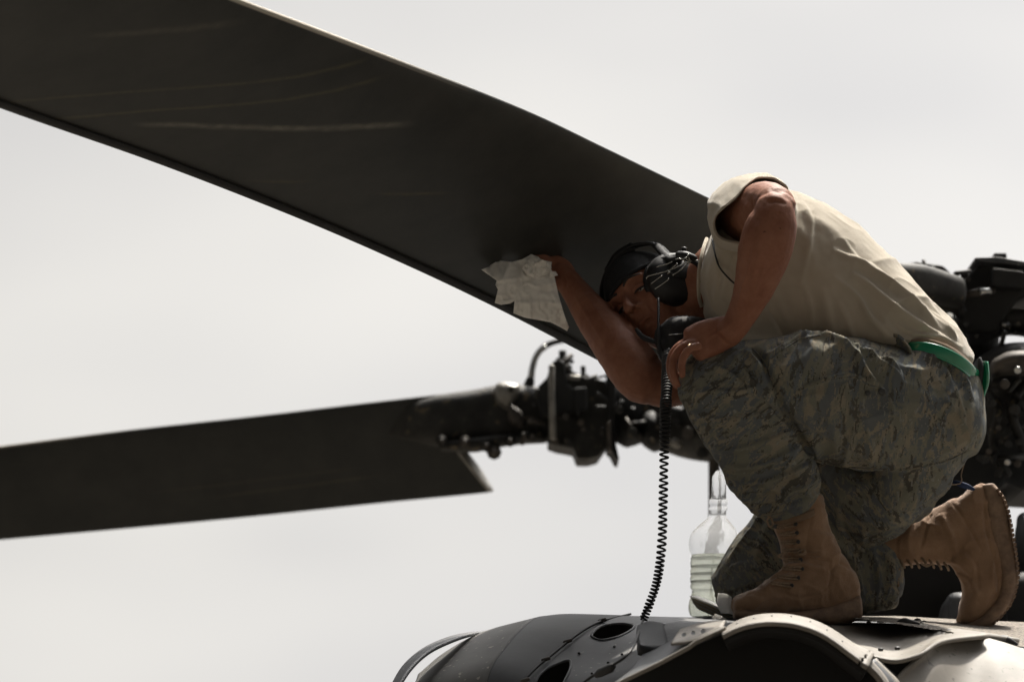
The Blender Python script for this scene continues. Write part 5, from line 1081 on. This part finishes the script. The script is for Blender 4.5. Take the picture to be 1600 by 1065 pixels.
# ================================================================== wiping cloth
outline = [(752, 421), (764, 417), (769, 411), (782, 407), (800, 409), (816, 405), (830, 397), (841, 401), (846, 406), (862, 409), (861, 420), (866, 430), (873, 462), (882, 492), (889, 511), (886, 517), (876, 511), (860, 503), (842, 500), (820, 496), (802, 489), (804, 470), (796, 474), (782, 475), (773, 473), (778, 452), (774, 445), (776, 438), (766, 431)]
def cy(q):
    x, y = q[:, 0], q[:, 1]; z = np.zeros((len(q), 3)); z[:, 0] = x / 26; z[:, 1] = y / 34
    t = np.clip((y - 405) / 100, 0, 1)
    base_ = .105 - .035 * np.sin(t * 2.4) + (x - 820) * .0002
    fo = .010 * np.sin(x / 9.0 + y / 30) * (1 - t) + .012 * vnoise(z, 51) * (1.15 - t) + .004 * vnoise(z * 3, 52)
    cr_ = .010 * ridged(warp(z, .5, 1.2) * 1.1, 53, 5) * (1.2 - t) + .006 * ridged(z * 2.4, 54, 4)
    fo = fo + cr_
    up = np.exp(-((y - 472) / 3.0) ** 2) * (x > 800) * .003 + np.exp(-(((x - 790) + (y - 425) * .4) / 5) ** 2) * .010 * (y < 440)
    return base_ - fo - up
wc = part('wiping_cloth', cloth(outline, 2.4, cy, .0016), 'towel', None)
tag(wc, 'crumpled white wiping cloth held against the underside of the dark blade', 'cloth')
bun = [(816, 420), (822, 408), (832, 402), (844, 404), (858, 410), (862, 418), (857, 427), (846, 431), (834, 434), (824, 430)]
def by(q):
    c = np.array((840, 419)); d = np.hypot(*(q - c).T) / 24; z = np.stack([q[:, 0] / 7, q[:, 1] / 9, q[:, 0] * 0], 1)
    return .078 + .016 * d ** 2 - .014 * ridged(z * .8, 61, 3) - .006 * ridged(z * 1.9, 62, 3)
part('cloth_bunch', cloth(bun, 1.7, by, .0016), 'towel', wc)
part('cloth_corner', cloth([(860, 424), (868, 424), (872, 430), (864, 432), (859, 429)], 1.6, lambda q: .075 + .01 * np.sin(q[:, 0] / 3), .0016), 'towel', wc)
part('cloth_fold', cloth([(773, 473), (779, 469), (790, 468), (803, 467), (804, 470), (797, 474), (783, 476)], 1.8, lambda q: .055 + .002 * np.sin(q[:, 0] / 5), .0016), 'towel', wc)

# ================================================================== bottle and papers
YQ = .42
bot = empty('bottle', 'clear plastic bottle half full of pale green liquid beside the kneeling leg', 'bottle')
def lathe(prof, cx, n=40, wob=0.0, seed=0):
    C, U, Vv = [], [], []
    V = []
    for y, r in prof:
        c = P(cx(y), y, YQ)
        for j in range(n):
            a = 2 * math.pi * j / n; rr = mlen(r, YQ) * (1 + wob * float(vnoise(np.array([[math.cos(a) * 2.2, math.sin(a) * 2.2, y / 14.0]]), seed)[0]))
            V.append(c + A3(math.cos(a) * rr, math.sin(a) * rr * .9, 0))
    m = len(prof); F = [(i * n + j, (i + 1) * n + j, (i + 1) * n + (j + 1) % n, i * n + (j + 1) % n) for i in range(m - 1) for j in range(n)]
    F += [tuple(range(n)), tuple((m - 1) * n + j for j in reversed(range(n)))]
    return np.array(V), F
cx = lambda y: np.interp(y, [735, 800, 840, 960], [1124, 1122, 1114.5, 1112.5])
def pr(pts, sub=4): return [tuple(p) for p in crom(np.array(pts, float), sub)]
bp0 = [(803, 13), (809, 15), (818, 24), (828, 33), (838, 37.5), (850, 38.5), (860, 37), (866, 34.5), (872, 34), (880, 36), (884, 33.5), (892, 36), (896, 33.5), (904, 36), (908, 33.5), (916, 35.5), (922, 33), (930, 34), (940, 37), (952, 37), (960, 34), (963, 30)]
part('bottle_wall', lathe(pr(bp0), cx, 48, .035, 5), 'plastic', bot)
part('liquid', lathe([(y, r - 2.0) for y, r in pr([p for p in bp0 if p[0] >= 866])], cx, 48, .03, 5), 'liquid', bot)
part('bottle_neck', lathe([(779, 12.6), (780, 14.2), (787, 14.2), (788, 13.2), (792, 13.2), (793, 14.6), (796, 14.6), (797, 12.8), (804, 13)], cx, 40), 'plastic', bot)
part('bottle_cap', lathe([(735, 4), (737, 6.5), (744, 11.0), (748, 11.6), (752, 11.2), (779, 12.0)], cx, 8), 'plastic', bot)
for y in (872, 884, 896, 908): part('bottle_rib', lathe([(y - 1.2, 34.6), (y, 35.6), (y + 1.2, 34.6)], cx, 40, .02, 5), 'plastic', bot)
bk = empty('booklet', 'curled booklet with yellowed page edges beside the bottle and boot toe', 'booklet')
for k in range(7):
    dy = k * 2.3; pts = [(1079 + k * .6, 932 + dy * .6, .12), (1092, 937 + dy, .12), (1110, 945 + dy, .12), (1130, 956 + dy * .9, .12), (1146, 966 + dy * .6, .12)]
    bck = [(a + 5, b - 2.5, .26) for a, b, c in pts]
    part('page', sheet([pts, bck], .0011, 3, 6), 'paper' if k % 2 == 0 else 'page', bk)
part('booklet_cover', sheet([[(1078, 930, .11), (1100, 938, .11), (1125, 950, .11), (1148, 964, .11)], [(1090, 930, .27), (1110, 938, .27), (1135, 950, .27), (1152, 960, .27)]], .002, 3, 6), 'paper', bk)
tg = part('paper_tab', sheet([[(1122, 926, .03), (1120, 940, .03), (1126, 958, .03)], [(1134, 927, .0), (1134, 942, .0), (1138, 958, .0)], [(1143, 932, .0), (1144, 946, .0), (1147, 960, .0)]], .0012, 5, 5), 'paper', None)
tag(tg, 'small upright white paper tab between the booklet and the boot toe', 'paper')
sc = part('paper_scrap', cloth([(1112, 964), (1118, 958), (1128, 962), (1138, 968), (1128, 972), (1112, 972)], 2.2, lambda q: -.02 + .01 * np.sin(q[:, 0] / 3.0), .001), 'paper', None)
tag(sc, 'crumpled white scrap lying under the booklet', 'paper')
for o in list(bpy.data.objects):
    if o.name.startswith('tmp'): bpy.data.objects.remove(o)
S.render.engine = 'CYCLES'
